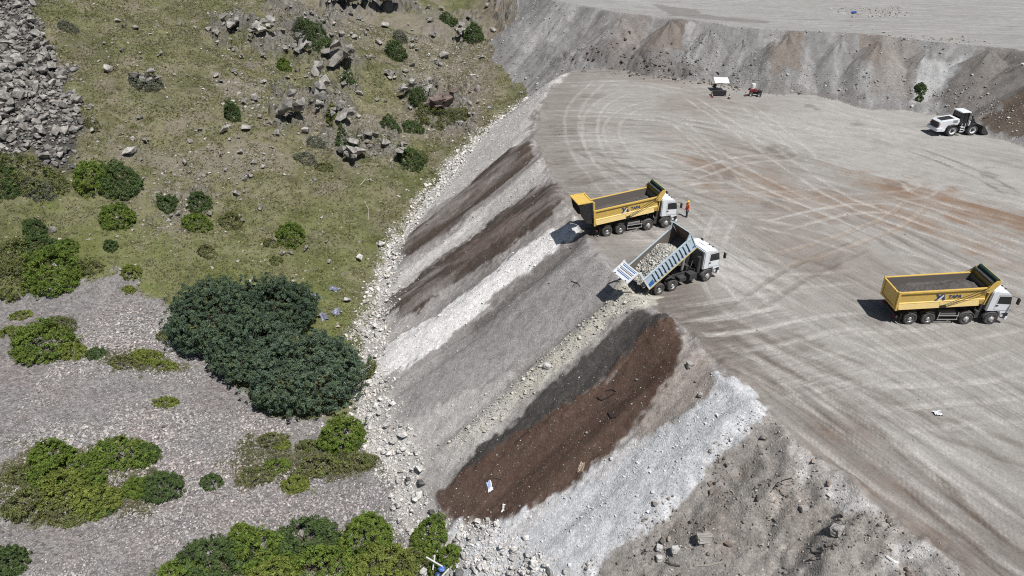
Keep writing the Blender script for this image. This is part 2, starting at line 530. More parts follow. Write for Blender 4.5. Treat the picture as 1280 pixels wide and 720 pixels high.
for pts, kw in (
    ([(752, 100), (722, 130), (716, 165), (735, 205), (775, 250)], dict(c=LT, a=.38)),
    ([(706, 232), (760, 216), (840, 214), (930, 232)], dict(c=DK, a=.3)),
    ([(676, 186), (760, 178), (860, 186), (960, 215)], dict(c=LT, a=.3)),
    ([(670, 156), (760, 152), (860, 160), (980, 195)], dict(c=DK, a=.3)),
    ([(760, 282), (850, 240), (930, 235), (1040, 262)], dict(c=LT, a=.35)),
    ([(900, 350), (990, 352), (1090, 345)], dict(c=LT, a=.35)),
    ([(790, 112), (752, 130), (738, 160), (752, 200), (800, 235), (850, 262)], dict(c=LT, a=.38)),
    ([(830, 125), (782, 140), (765, 165), (790, 200), (850, 225)], dict(c=LT, a=.3)),
    ([(672, 142), (740, 142), (840, 150), (960, 170)], dict(c=LT, a=.45)),
    ([(672, 120), (720, 105), (800, 105), (880, 120)], dict(c=LT, a=.4)),
    ([(678, 175), (740, 172), (800, 178)], dict(c=LT, a=.4)),
    ([(684, 196), (740, 190), (830, 200)], dict(c=DK, a=.35)),
    ([(690, 215), (740, 207), (800, 215)], dict(c=DK, a=.35)),
    ([(860, 120), (920, 160), (1000, 215), (1080, 260), (1290, 330)], dict(c=LT, a=.6)),
    ([(845, 150), (900, 195), (980, 240), (1100, 290), (1290, 375)], dict(c=LT, a=.5)),
    ([(930, 130), (1000, 185), (1020, 203)], dict(c=LT, a=.4)),
    ([(850, 225), (930, 200), (1000, 195)], dict(c=LT, a=.45)),
    ([(960, 285), (1060, 262), (1130, 262)], dict(c=LT, a=.5)),
    ([(960, 330), (1060, 300), (1120, 275), (1150, 250)], dict(c=TN, a=.5)),
    ([(915, 395), (1000, 340), (1090, 300)], dict(c=DK, a=.35)),
    ([(845, 395), (920, 383), (1000, 375)], dict(c=LT, a=.45)),
    ([(850, 412), (930, 405), (1010, 385)], dict(c=LT, a=.55)),
    ([(866, 432), (950, 425), (1040, 405), (1120, 402)], dict(c=LT, a=.55)),
    ([(875, 440), (960, 465), (1080, 545), (1240, 680), (1300, 735)], dict(c=DK, a=.85, wid=.5)),
    ([(905, 440), (1000, 490), (1120, 575), (1300, 715)], dict(c=LT, a=.5, wid=.45)),
    ([(900, 415), (1010, 470), (1140, 545), (1300, 650)], dict(c=LT, a=.45)),
    ([(940, 410), (1040, 450), (1180, 520), (1300, 590)], dict(c=DK, a=.35)),
    ([(890, 330), (980, 380), (1100, 440), (1300, 540)], dict(c=LT, a=.45)),
    ([(880, 300), (960, 320), (1080, 350)], dict(c=DK, a=.3)),
    ([(1080, 500), (1160, 494), (1300, 486)], dict(c=LT, a=.45)),
    ([(1090, 536), (1180, 520), (1300, 515)], dict(c=LT, a=.4)),
    ([(960, 440), (1080, 470), (1200, 470), (1300, 445)], dict(c=LT, a=.35)),
    ([(1010, 420), (1100, 450), (1220, 520), (1300, 575)], dict(c=LT, a=.4)),
    ([(900, 270), (1000, 290), (1100, 320)], dict(c=LT, a=.4)),
    ([(880, 130), (980, 150), (1100, 165), (1160, 168)], dict(c=LT, a=.35)),
    ([(1000, 175), (1100, 190), (1290, 225)], dict(c=LT, a=.3)),
    ([(910, 265), (890, 320), (905, 372), (960, 410)], dict(c=LT, a=.35)),
    ([(1240, 15), (1255, 30), (1290, 42)], dict(c=LT, a=.3)),
):
    track(pts, **kw)

# --- dump slope --------------------------------------------------------------
slope = (CLS == 1)
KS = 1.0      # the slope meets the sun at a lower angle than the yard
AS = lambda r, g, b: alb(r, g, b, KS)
fallN = fbm(S1 / 0.7, D1 / 3.2, 4, 101)
setc(slope, AS(140, 135, 132))
setc(slope * sstep(-0.1, 0.5, fallN) * 0.5, AS(168, 163, 158))
toe = np.clip(sstep(0.0, 1.0, (D1 - 8) / 14.0), 0, 1)
setc(slope * toe * 0.55, AS(176, 172, 168))
STRIPES = [
    ([(714, 90), (690, 110), (664, 140), (660, 172), (600, 222), (540, 262), (490, 300), (480, 280), (545, 205), (600, 170), (660, 125)], (186, 182, 178), 0.9),
    ([(700, 95), (660, 128), (600, 172), (520, 225), (520, 218), (600, 166)], (150, 145, 142), 0.5),
    ([(664, 178), (668, 198), (640, 224), (600, 258), (560, 290), (512, 322), (492, 318), (520, 290), (560, 258), (600, 222), (640, 188)], (80, 69, 62), 0.97),
    ([(672, 203), (690, 226), (640, 258), (590, 300), (545, 340), (490, 385), (455, 385), (500, 335), (560, 296), (620, 248)], (176, 172, 168), 0.9),
    ([(560, 300), (612, 260), (600, 290), (560, 320), (520, 352), (480, 380), (470, 372)], (196, 192, 188), 0.6),
    ([(697, 232), (704, 250), (690, 272), (648, 300), (622, 328), (560, 363), (530, 388), (500, 402), (468, 398), (486, 376), (560, 322), (620, 275), (668, 240)], (77, 67, 61), 0.97),
    ([(640, 275), (655, 280), (600, 320), (560, 345), (570, 325)], (118, 104, 98), 0.6),
    ([(715, 262), (720, 280), (690, 300), (660, 312), (680, 288)], (170, 165, 160), 0.8),
    ([(719, 277), (720, 296), (690, 318), (640, 355), (580, 408), (530, 448), (470, 482), (446, 472), (500, 420), (560, 384), (640, 324), (690, 288)], (218, 215, 213), 1.0),
    ([(740, 292), (752, 300), (700, 335), (650, 365), (590, 420), (580, 412), (640, 358), (700, 310)], (112, 106, 103), 0.8),
    ([(735, 300), (790, 345), (762, 378), (700, 426), (620, 486), (560, 530), (498, 535), (520, 480), (600, 418), (690, 340)], (146, 142, 140), 0.9),
    ([(770, 355), (748, 378), (690, 420), (620, 470), (580, 505), (600, 480), (680, 415), (740, 370)], (160, 156, 154), 0.55),
    ([(785, 352), (830, 362), (815, 380), (762, 408), (690, 472), (645, 510), (590, 556), (560, 560), (600, 520), (640, 482), (700, 432), (752, 388)], (178, 174, 164), 0.95),
    ([(640, 520), (600, 560), (560, 590), (520, 580), (500, 540), (560, 500), (640, 470)], (176, 172, 168), 0.7),
    ([(796, 394), (836, 396), (846, 430), (790, 455), (750, 485), (702, 530), (650, 568), (612, 598), (576, 600), (598, 566), (647, 524), (698, 478), (746, 435)], (68, 65, 63), .96),
    ([(838, 406), (852, 440), (834, 490), (792, 542), (722, 606), (655, 648), (600, 660), (560, 650), (546, 624), (590, 592), (640, 559), (700, 524), (758, 480), (814, 420)], (84, 67, 58), 0.97),
    ([(850, 430), (850, 460), (820, 500), (790, 530), (810, 490), (830, 450)], (70, 54, 46), 0.6),
    ([(856, 438), (892, 468), (912, 492), (860, 525), (800, 555), (780, 566), (795, 540), (836, 490)], (150, 141, 134), 0.9),
    ([(888, 473), (935, 488), (958, 518), (938, 548), (884, 588), (872, 620), (805, 660), (762, 690), (738, 730), (590, 730), (566, 690), (570, 662), (650, 652), (725, 608), (785, 560), (838, 536), (880, 508), (906, 498)], (190, 191, 193), 0.97),
    ([(840, 540), (760, 590), (690, 640), (640, 690), (640, 660), (720, 610), (780, 562)], (188, 185, 183), 0.6),
    ([(958, 518), (1000, 560), (1180, 710), (1180, 735), (740, 735), (762, 692), (805, 662), (872, 622), (886, 590), (940, 548)], (143, 138, 133), 1.0),
]
TONGUE = {0: .4, 2: .75, 3: .45, 5: .85, 8: .6, 9: -.35, 10: .35, 12: .6, 14: .8, 15: .85, 17: .4, 18: .7}
for i, (pts, c, a) in enumerate(STRIPES):
    m_ = mask(pts, 0.22, 0.35 if i in (14, 15) else 0.62, 110 + 3 * i)
    if i in (2, 5): m_ = m_ * np.clip(0.95 + 0.9 * fbm(S1 / 1.0, D1 / 5, 3, 760 + i), 0.2, 1)
    setc(m_ * a * (slope | (D1 > -2)), AS(*c))
    if i in TONGUE:
        hh = mask(pts, 1.5, 0.25, 110 + 3 * i)
        Z = Z + TONGUE[i] * hh * sstep(-1.0, 1.0, D1) * (0.85 + 0.32 * fbm(S1 / 2.0, D1 / 6, 3, 700 + i))
# streaks down the fall line within every load
shade(np.where(slope, 1 + 0.09 * fallN + 0.15 * fbm(X / 0.35, Y / 0.35, 2, 131), 1))
rough = slope & (S1 > 141)
setc(np.where(rough, sstep(0.12, 0.5, fbm(X / 1.3, Y / 1.3, 4, 133)), 0) * 0.4, AS(112, 102, 95))
setc(np.where(rough, sstep(0.3, 0.55, fbm(X / 0.8, Y / 0.8, 3, 134)), 0) * 0.5, AS(176, 168, 160))

setc(mask([(985, 545), (1060, 610), (1130, 665), (1210, 735), (1185, 735), (1110, 672), (1040, 618), (975, 555)], .4, .6, 136, False) * (yard | slope) * .55, alb(186, 181, 177, 1.1))
for k_, p_ in enumerate(([(1040, 610), (1075, 622), (1095, 636), (1060, 634)], [(1128, 682), (1150, 684), (1160, 694), (1135, 694)], [(1110, 695), (1125, 698), (1122, 712), (1108, 708)], [(1000, 570), (1010, 582), (1000, 590)])):
    setc(mask(p_, .25, .4, 137 + k_, False) * .75, AS(200, 197, 194))
HD0 = -profile(D1) - natural(X, Y) + 0.9 * fbm(X / 4, Y / 4, 3, 139)
nearT = 1 - sstep(56, 64, Y)
toeband = np.exp(-((HD0 - 0.5 - 0.3 * nearT) / (1.7 - 0.5 * nearT)) ** 4) * ((CLS == 1) | (CLS == 4)) * (S1 > 20)
# --- upper bench -------------------------------------------------------------
bench = CLS == 2
bn = fbm(S2 / 1.5, D2 / 7, 4, 141)
setc(bench, alb(140, 137, 134, 1.12))
setc(bench * sstep(0.0, 0.45, bn) * 0.55, alb(162, 159, 156, 1.12))
for i, (pts, c, a) in enumerate([
    ([(835, 22), (862, 24), (850, 60), (800, 75), (790, 72)], (128, 117, 109), .9),
    ([(862, 30), (872, 32), (862, 60), (845, 55)], (182, 178, 174), .7),
    ([(770, 20), (820, 20), (800, 60), (760, 70)], (138, 128, 121), .6),
    ([(985, 38), (1008, 40), (1000, 85), (960, 95), (958, 75)], (131, 121, 113), .95),
    ([(1075, 42), (1100, 40), (1110, 70), (1095, 85), (1078, 75)], (128, 117, 109), .8),
    ([(1100, 40), (1150, 55), (1140, 120), (1095, 118), (1090, 90)], (143, 136, 130), .8),
    ([(1150, 75), (1215, 70), (1180, 110), (1165, 128), (1140, 125)], (178, 177, 175), .75),
    ([(1215, 62), (1290, 60), (1290, 105), (1235, 150), (1170, 130)], (124, 117, 111), .85),
    ([(1290, 98), (1290, 175), (1215, 162)], (104, 92, 82), 1.0),
    ([(700, 0), (725, 5), (690, 50), (660, 70), (650, 60)], (176, 172, 168), .6),
    ([(745, 18), (770, 20), (735, 60), (690, 90)], (148, 142, 137), .5),
    ([(715, 70), (790, 60), (880, 92), (850, 100), (760, 90)], (112, 105, 100), .7),
    ([(960, 100), (1100, 115), (1080, 128), (960, 122)], (122, 116, 112), .6),
]):
    setc(mask(pts, 0.3, 0.7, 150 + i, False) * bench * a, alb(*c, 1.1))
shade(np.where(bench, 1 + 0.14 * bn + 0.14 * fbm(X / 0.9, Y / 0.9, 3, 171), 1))
plat = CLS == 3
setc(plat, alb(168, 165, 162))
pst = fbm((X * 0.3 + Y) / 1.2, X / 16, 3, 172)
shade(np.where(plat, 1 + 0.10 * pst, 1))
setc(mask([(815, 5), (870, 12), (880, 18), (960, 26), (960, 30), (880, 24), (840, 20)], .5, .5, 173, False) * plat * .6, alb(126, 121, 117))

# --- old ground: hillside grass and scree ------------------------------------
nat = CLS == 4
gn = fbm(X / 6, Y / 6, 4, 181)
g2 = fbm(X / 1.4, Y / 1.4, 4, 182)
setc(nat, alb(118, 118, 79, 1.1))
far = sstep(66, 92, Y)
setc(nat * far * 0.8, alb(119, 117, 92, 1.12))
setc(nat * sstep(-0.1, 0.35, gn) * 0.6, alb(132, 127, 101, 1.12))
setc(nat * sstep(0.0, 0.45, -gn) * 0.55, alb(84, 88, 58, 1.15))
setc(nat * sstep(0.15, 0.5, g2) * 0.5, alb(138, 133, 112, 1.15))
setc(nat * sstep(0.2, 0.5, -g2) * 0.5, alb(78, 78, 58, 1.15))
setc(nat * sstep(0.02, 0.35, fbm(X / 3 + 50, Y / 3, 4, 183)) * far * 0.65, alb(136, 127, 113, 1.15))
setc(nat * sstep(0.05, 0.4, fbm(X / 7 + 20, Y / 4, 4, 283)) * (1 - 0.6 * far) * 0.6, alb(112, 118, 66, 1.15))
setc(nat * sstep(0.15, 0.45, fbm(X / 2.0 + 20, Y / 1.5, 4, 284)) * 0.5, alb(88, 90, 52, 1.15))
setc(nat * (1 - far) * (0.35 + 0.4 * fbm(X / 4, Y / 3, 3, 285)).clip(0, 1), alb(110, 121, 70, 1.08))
gully = mask([(600, 0), (640, -20), (690, -10), (690, 20), (640, 50), (625, 90), (600, 160), (560, 180), (590, 110), (612, 60)], 1.5, 1.0, 184, False) * nat
setc(gully * 0.6, alb(120, 108, 99, 1.15))
SCREE = [(-40, 378), (30, 372), (95, 352), (140, 338), (165, 352), (172, 366), (215, 382), (232, 420), (300, 480), (330, 520), (440, 520), (470, 560), (500, 600),
         (540, 640), (560, 680), (600, 760), (-60, 760)]
TALUS = [(-40, -20), (44, -20), (50, 30), (60, 60), (84, 90), (88, 120), (108, 140), (108, 165), (95, 185), (105, 205), (60, 205), (40, 195), (-40, 200)]
scree = mask(SCREE, 0.4, 0.7, 191, False) * nat
talus = mask(TALUS, 0.8, 1.0, 192, False) * nat
setc(scree, alb(146, 142, 140, 1.2))
setc(scree * sstep(0.05, 0.5, fbm(X / 5, Y / 3, 4, 193)) * 0.4, alb(146, 136, 133, 1.2))
setc(talus, alb(84, 82, 79, 1.2))
setc(toeband * 0.75 * sstep(-.5, .2, fbm(X / 2, Y / 2, 3, 140)), AS(178, 175, 171))
MEADOW = [
    [(300, 552), (340, 546), (400, 555), (470, 570), (476, 585), (440, 600), (380, 606), (300, 604), (290, 580)],
    [(20, 560), (110, 560), (190, 590), (210, 610), (160, 640), (20, 655), (0, 620)],
    [(130, 445), (190, 440), (235, 458), (170, 465)],
    [(195, 730), (260, 690), (400, 670), (560, 690), (600, 730)],
    [(0, 585), (40, 590), (40, 620), (-10, 620)],
]
for i, p in enumerate(MEADOW):
    m = mask(p, 0.8, 1.1, 195 + i, False) * nat
    setc(m * 0.75, alb(96, 98, 62, 1.15))
stony = np.zeros(len(X))
for i, p in enumerate(([(195, 240), (260, 235), (262, 262), (235, 285), (205, 285)], [(270, 95), (330, 100), (340, 130), (300, 140)], [(340, 120), (430, 100), (470, 190), (400, 190)], [(150, 190), (350, 185), (340, 215), (200, 225)], [(480, 10), (612, 15), (604, 120), (585, 165), (530, 170), (500, 100)], [(330, 0), (470, 0), (480, 60), (340, 60)], [(440, 140), (520, 150), (500, 200), (430, 190)])):
    stony = np.maximum(stony, mask(p, 1.0, 1.4, 205 + i, False))
setc(stony * nat * 0.6, alb(140, 132, 122, 1.15))
CRAG = np.zeros(len(X))
for i, (p, a) in enumerate((([(195, 242), (255, 238), (258, 262), (232, 282), (208, 280)], .6), ([(268, 20), (345, 20), (345, 60), (330, 70), (270, 60)], 1.0), ([(340, 8), (440, 10), (430, 75), (345, 75)], 1.0),
                            ([(385, 70), (450, 75), (440, 110), (395, 105)], .9), ([(350, 105), (440, 110), (450, 170), (430, 200), (400, 165), (350, 160)], 1.1),
                            ([(430, 165), (500, 150), (500, 195), (450, 195)], .8), ([(500, 95), (590, 100), (590, 165), (520, 165)], .9), ([(400, -12), (520, -12), (520, 16), (400, 18)], 1.3),
                            ([(520, 5), (600, 10), (595, 60), (530, 50)], .6), ([(610, 0), (660, -10), (670, 20), (625, 40)], 1.0))):
    CRAG = np.maximum(CRAG, a * mask(p, 1.2, 1.6, 220 + i, False) * nat)
rid = np.abs(fbm(X / 2.4 + Y / 5, Y / 1.9, 4, 231))
blk = noise(X / 1.3 + 3, Y / 1.1, 232)
stepz = np.floor((fbm(X / 2.6, Y / 2.2, 3, 233) + 1) * 4.0) / 4.0 - 1
Z = Z + CRAG * (2.4 * stepz + 1.3 * (0.25 - rid) + 0.4 * blk + 0.6)
setc(np.clip(CRAG * sstep(-.35, .15, stepz + .3 * fbm(X / .9, Y / .9, 3, 234)) * 1.0, 0, .92), alb(128, 124, 118, 1.15))
setc(np.clip(CRAG * sstep(.1, .5, fbm(X / .7, Y / .7, 3, 235)) * .5, 0, 1), alb(158, 154, 148, 1.15))
setc(np.clip(CRAG * sstep(.2, .6, fbm(X / 1.1, Y / 1.1, 3, 236)) * .5, 0, 1), alb(84, 80, 72, 1.15))

yd_ = (yard | plat)
col[yd_, 0] *= 0.96; col[yd_, 2] *= 1.02
col[bench] *= 0.93; col[bench, 0] *= 0.975; col[bench, 2] *= 1.02
# --- build the sheets --------------------------------------------------------
H, W = SH
idx = np.arange(H * W).reshape(H, W)
quads = np.stack([idx[:-1, :-1], idx[:-1, 1:], idx[1:, 1:], idx[1:, :-1]], -1).reshape(-1, 4)
SCR = (scree > 0.5) & nat
region = np.where(nat, np.where(SCR, 5, 4), CLS)
qr = region[quads[:, 0]]
V = np.stack([X, Y, Z], 1)
# analytic vertex normals of the whole sheet, so that the seams do not show
zz = Z.reshape(H, W)
dzx = np.gradient(zz, GX, axis=1); dzy = np.gradient(zz, GY, axis=0)
NRM = np.stack([-dzx, -dzy, np.ones_like(zz)], -1).reshape(-1, 3)
NRM /= np.linalg.norm(NRM, axis=1)[:, None]
col = np.clip(col, 0.005, 0.85)

MAT_YARD = ground_mat('packed_dirt', [(0.9, .9, 1.1), (5.0, .86, 1.14), (22.0, .82, 1.18)], [(9.0, .04), (35.0, .02)])


def yard_streaks(m):
    """wheel and blade scratches in four directions, weighted by the attribute Dirs"""
    nt = m.node_tree; b = nt.nodes['Principled BSDF']
    src = b.inputs['Base Color'].links[0].from_socket
    tc = nd(nt, 'ShaderNodeTexCoord')
    at1 = nd(nt, 'ShaderNodeAttribute', attribute_name='Dirs')
    sep = nd(nt, 'ShaderNodeSeparateColor'); nt.links.new(at1.outputs['Color'], sep.inputs['Color'])
    wsock = [sep.outputs['Red'], sep.outputs['Green'], sep.outputs['Blue'], at1.outputs['Alpha']]
    tot = None
    for deg, across, along, wS in ((-62, 2.0, .09, 0), (-40, 1.3, .08, 1), (18, 2.4, .13, 2), (2, 1.7, .15, 3)):
        vr = nd(nt, 'ShaderNodeVectorRotate'); vr.rotation_type = 'Z_AXIS'; vr.inputs['Angle'].default_value = R(-deg)
        nt.links.new(tc.outputs['Object'], vr.inputs['Vector'])
        mp = nd(nt, 'ShaderNodeMapping'); mp.inputs['Scale'].default_value = (along, across, 0.0)
        nt.links.new(vr.outputs['Vector'], mp.inputs['Vector'])
        nz = nd(nt, 'ShaderNodeTexNoise', Scale=1.0, Detail=8.0, Roughness=0.78, Distortion=0.3)
        nt.links.new(mp.outputs['Vector'], nz.inputs['Vector'])
        sb = nd(nt, 'ShaderNodeMath', operation='SUBTRACT'); nt.links.new(nz.outputs['Fac'], sb.inputs[0]); sb.inputs[1].default_value = 0.5
        ml = nd(nt, 'ShaderNodeMath', operation='MULTIPLY'); nt.links.new(sb.outputs[0], ml.inputs[0]); nt.links.new(wsock[wS], ml.inputs[1])
        if tot is None: tot = ml.outputs[0]
        else:
            ad = nd(nt, 'ShaderNodeMath', operation='ADD'); nt.links.new(tot, ad.inputs[0]); nt.links.new(ml.outputs[0], ad.inputs[1]); tot = ad.outputs[0]
    mr0 = nd(nt, 'ShaderNodeMapRange')
    mr0.inputs['From Min'].default_value = -0.27; mr0.inputs['From Max'].default_value = 0.27
    nt.links.new(tot, mr0.inputs['Value'])
    mr = nd(nt, 'ShaderNodeMix', data_type='RGBA')
    mr.inputs['A'].default_value = (0.53, 0.485, 0.445, 1); mr.inputs['B'].default_value = (1.46, 1.46, 1.45, 1)
    nt.links.new(mr0.outputs['Result'], mr.inputs['Factor'])
    mx = nd(nt, 'ShaderNodeMix', data_type='RGBA', blend_type='MULTIPLY'); mx.inputs['Factor'].default_value = 1.0
    nt.links.new(src, mx.inputs['A']); nt.links.new(mr.outputs['Result'], mx.inputs['B'])
    nt.links.new(mx.outputs['Result'], b.inputs['Base Color'])
    bp = nd(nt, 'ShaderNodeBump'); bp.inputs['Strength'].default_value = 1.0; bp.inputs['Distance'].default_value = 0.10
    nt.links.new(tot, bp.inputs['Height'])
    old = b.inputs['Normal'].links[0].from_socket
    nt.links.new(old, bp.inputs['Normal']); nt.links.new(bp.outputs['Normal'], b.inputs['Normal'])


yard_streaks(MAT_YARD)
MAT_SLOPE = ground_mat('tipped_spoil', [(1.2, .88, 1.12), (7.0, .8, 1.2), (26.0, .75, 1.25)], [(3.0, .05), (16.0, .022)], voro=[(8.0, .82, 1.18, .025)])
MAT_GRASS = ground_mat('dry_grass', [(1.1, .8, 1.2), (6.0, .7, 1.3), (20.0, .65, 1.35)], [(5.0, .12), (17.0, .08)])
MAT_SCREE = ground_mat('scree_gravel', [(0.7, .85, 1.15), (5.0, .85, 1.12)], [(18.0, .03)], voro=[(4.2, .66, 1.22, .12), (9.0, .75, 1.2, .05)])
for rid, (nm, mat) in {0: ('yard_ground', MAT_YARD), 1: ('dump_slope', MAT_SLOPE), 2: ('bench_slope', MAT_SLOPE), 3: ('upper_plateau', MAT_YARD),
                       4: ('hillside_ground', MAT_GRASS), 5: ('scree_ground', MAT_SCREE)}.items():
    q = quads[qr == rid]
    used = np.unique(q)
    remap = np.zeros(H * W, dtype=np.int32); remap[used] = np.arange(len(used))
    me = np_mesh(nm, V[used], remap[q], col[used], smooth=True)
    me.normals_split_custom_set_from_vertices(NRM[used].tolist())
    if rid in (0, 3):
        me.attributes.new('Dirs', 'FLOAT_COLOR', 'POINT').data.foreach_set('color', np.ascontiguousarray(WTS[used]).ravel())
    o = link(nm, me, mat); o['kind'] = 'structure'

# interpolated lookup of the finished sheet
def gz(x, y):
    x = np.asarray(x, dtype=np.float64); y = np.asarray(y, dtype=np.float64)
    i = np.clip(np.searchsorted(GX, x) - 1, 0, W - 2); j = np.clip(np.searchsorted(GY, y) - 1, 0, H - 2)
    tx = (x - GX[i]) / (GX[i + 1] - GX[i]); ty = (y - GY[j]) / (GY[j + 1] - GY[j])
    return (zz[j, i] * (1 - tx) + zz[j, i + 1] * tx) * (1 - ty) + (zz[j + 1, i] * (1 - tx) + zz[j + 1, i + 1] * tx) * ty


def at(px, py):
    """point of the finished ground under a photograph pixel"""
    return p2w(px, py, gz)


def sample(field, x, y):
    i = np.clip(np.searchsorted(GX, x), 0, W - 1); j = np.clip(np.searchsorted(GY, y), 0, H - 1)
    return field[j * W + i]
# ------------------------------------------------------------------ stones
def hull_variant(n, seed, flat=0.75, jit=0.25):
    """angular block: hull of random points near an ellipsoid"""
    rg = np.random.default_rng(seed)
    p = rg.normal(size=(n, 3)); p /= np.linalg.norm(p, axis=1)[:, None]
    p *= (1 - jit * rg.random((n, 1)))
    p[:, 2] *= flat
    bm = bmesh.new()
    vs_ = [bm.verts.new(v) for v in p]
    bmesh.ops.convex_hull(bm, input=vs_)
    bmesh.ops.delete(bm, geom=[v for v in bm.verts if not v.link_faces], context='VERTS')
    bmesh.ops.triangulate(bm, faces=bm.faces[:])
    bm.verts.index_update()
    v = np.array([x.co[:] for x in bm.verts]); f = np.array([[q.index for q in t.verts] for t in bm.faces])
    bm.free()
    return v, f


SMALL = [hull_variant(9 + k % 3, 300 + k) for k in range(8)]


def stones_mesh(name, x, y, z, size, cols, variants=SMALL, flat=(0.55, 1.0)):
    """one mesh of many blocks, arrays per stone"""
    n = len(x)
    VV, FF, CC = [], [], []; off = 0
    pick = RNG.integers(0, len(variants), n)
    for k, (v, f) in enumerate(variants):
        ids = np.where(pick == k)[0]
        if not len(ids): continue
        m = len(ids)
        a = RNG.random(m) * 2 * PI
        sx = size[ids] * (0.75 + 0.5 * RNG.random(m)); sy = size[ids] * (0.6 + 0.4 * RNG.random(m)); sz = size[ids] * (flat[0] + (flat[1] - flat[0]) * RNG.random(m))
        p = v[None] * np.stack([sx, sy, sz], 1)[:, None, :] * 0.5
        tilt = RNG.normal(0, 0.35, m)[:, None]
        py_, pz = p[..., 1] * np.cos(tilt) - p[..., 2] * np.sin(tilt), p[..., 1] * np.sin(tilt) + p[..., 2] * np.cos(tilt)
        px_ = p[..., 0]
        ca, sa = np.cos(a)[:, None], np.sin(a)[:, None]
        q = np.stack([px_ * ca - py_ * sa + x[ids, None], px_ * sa + py_ * ca + y[ids, None], pz + z[ids, None]], -1)
        VV.append(q.reshape(-1, 3))
        FF.append((f[None] + (np.arange(m) * len(v))[:, None, None]).reshape(-1, 3) + off)
        CC.append(np.repeat(cols[ids], len(v), axis=0))
        off += m * len(v)
    return np_mesh(name, np.concatenate(VV), np.concatenate(FF), np.concatenate(CC))


def scatter(bbox, dens, field, thr=None):
    """random plan points kept with the probability of a terrain field"""
    x0, x1, y0, y1 = bbox
    n = int((x1 - x0) * (y1 - y0) * dens)
    x = x0 + (x1 - x0) * RNG.random(n); y = y0 + (y1 - y0) * RNG.random(n)
    p = sample(field, x, y)
    k = RNG.random(n) < p
    return x[k], y[k]


def sizes(n, lo, hi, a=2.0):
    """power law: many small ones, few big"""
    u = RNG.random(n)
    return (lo ** (-a) + u * (hi ** (-a) - lo ** (-a))) ** (-1.0 / a)


def greys(n, base, var=0.16, warm=0.03, k=1.1):
    b = alb(*base, k)
    f = np.clip(1 + RNG.normal(0, var, n), 0.35, 1.7)
    c = b[None] * f[:, None]
    w_ = RNG.normal(0, warm, n)
    c[:, 0] *= 1 + w_; c[:, 2] *= 1 - w_
    return np.clip(c, 0.02, 0.82)


MAT_STONE = attr_mat('stone_face', rough=0.9, spec=0.2, layers=((3.0, .8, 1.2), (16.0, .8, 1.15)), bump=(9.0, .05))

# the scree field: nobody could count it
x, y = scatter((-48, 6, 24, 78), 30, scree * (0.82 + 0.18 * fbm(X / 3, Y / 3, 2, 301)))
coarse = 0.5 + 0.5 * np.clip(2.0 * fbm(x / 7 + 9, y / 3.6, 2, 302), -1, 1)
s = sizes(len(x), 0.12, 0.31, 2.4) * (0.65 + 1.25 * coarse)
pink = np.clip(noise(x / 5, y / 4, 303), 0, 1)[:, None]
c = greys(len(x), (170, 166, 163), 0.23, 0.03, 1.05) * (1 + pink * np.array([0.03, -0.03, -0.02]))
o = link('scree_stones', stones_mesh('scree_stones', x, y, gz(x, y) + s * 0.12, s, c), MAT_STONE)
tag(o, 'grey field of loose scree stones below the grassy hillside', 'scree', kind='stuff')

# spoil strewn down the dump slope
HD = -profile(D1) - natural(X, Y)
dens = np.zeros(len(X))
pale = np.clip((col.mean(1) - alb(150, 150, 150, 1.0)[0]) / 0.25, 0, 1)
dens = slope * (0.10 + 0.55 * pale) * sstep(-0.2, 0.3, fbm(X / 1.0, Y / 1.0, 3, 311) + 0.25 * pale)
dens = np.maximum(dens, slope * mask(STRIPES[12][0], .3, .4, 312) * 0.95)
dens = np.maximum(dens, slope * mask(STRIPES[3][0], .3, .4, 313) * 0.55)
dens = np.maximum(dens, slope * mask(STRIPES[13][0], .3, .4, 313) * 0.5)
dens = np.maximum(dens, slope * mask(STRIPES[0][0], .3, .4, 318) * 0.6)
dens = np.maximum(dens, slope * 0.35 * sstep(4.5, 2.0, HD))
x, y = scatter((-26, 26, 22, 125), 44, dens)
s = sizes(len(x), 0.06, 0.46, 2.4)
base = np.stack([sample(col[:, i], x, y) for i in range(3)], 1)
c = np.clip(np.maximum(base, 0.20) * np.clip(1.12 + RNG.normal(0, 0.2, len(x)), .5, 1.6)[:, None], 0.04, 0.8)
o = link('slope_rubble', stones_mesh('slope_rubble', x, y, gz(x, y) + s * 0.12, s, c), MAT_STONE)
tag(o, 'small broken stones strewn down the striped dump slope', 'rubble', kind='stuff')

# coarser pale stones of the freshly tipped rubble stripe and the pile under the raised tailgate
fresh = np.maximum(slope * mask(STRIPES[12][0], .3, .5, 314) * 0.8, mask([(775, 345), (815, 350), (812, 372), (780, 382), (762, 385)], .3, .4, 315) * ((CLS == 0) | slope))
x, y = scatter((-10, 18, 34, 58), 17.0, fresh)
s = sizes(len(x), 0.14, 0.6, 2.3)
o = link('fresh_rubble', stones_mesh('fresh_rubble', x, y, gz(x, y) + s * 0.2, s, greys(len(x), (190, 186, 174), 0.2)), MAT_STONE)
tag(o, 'coarse yellowish rubble freshly tipped below the white and blue truck', 'rubble', kind='stuff')

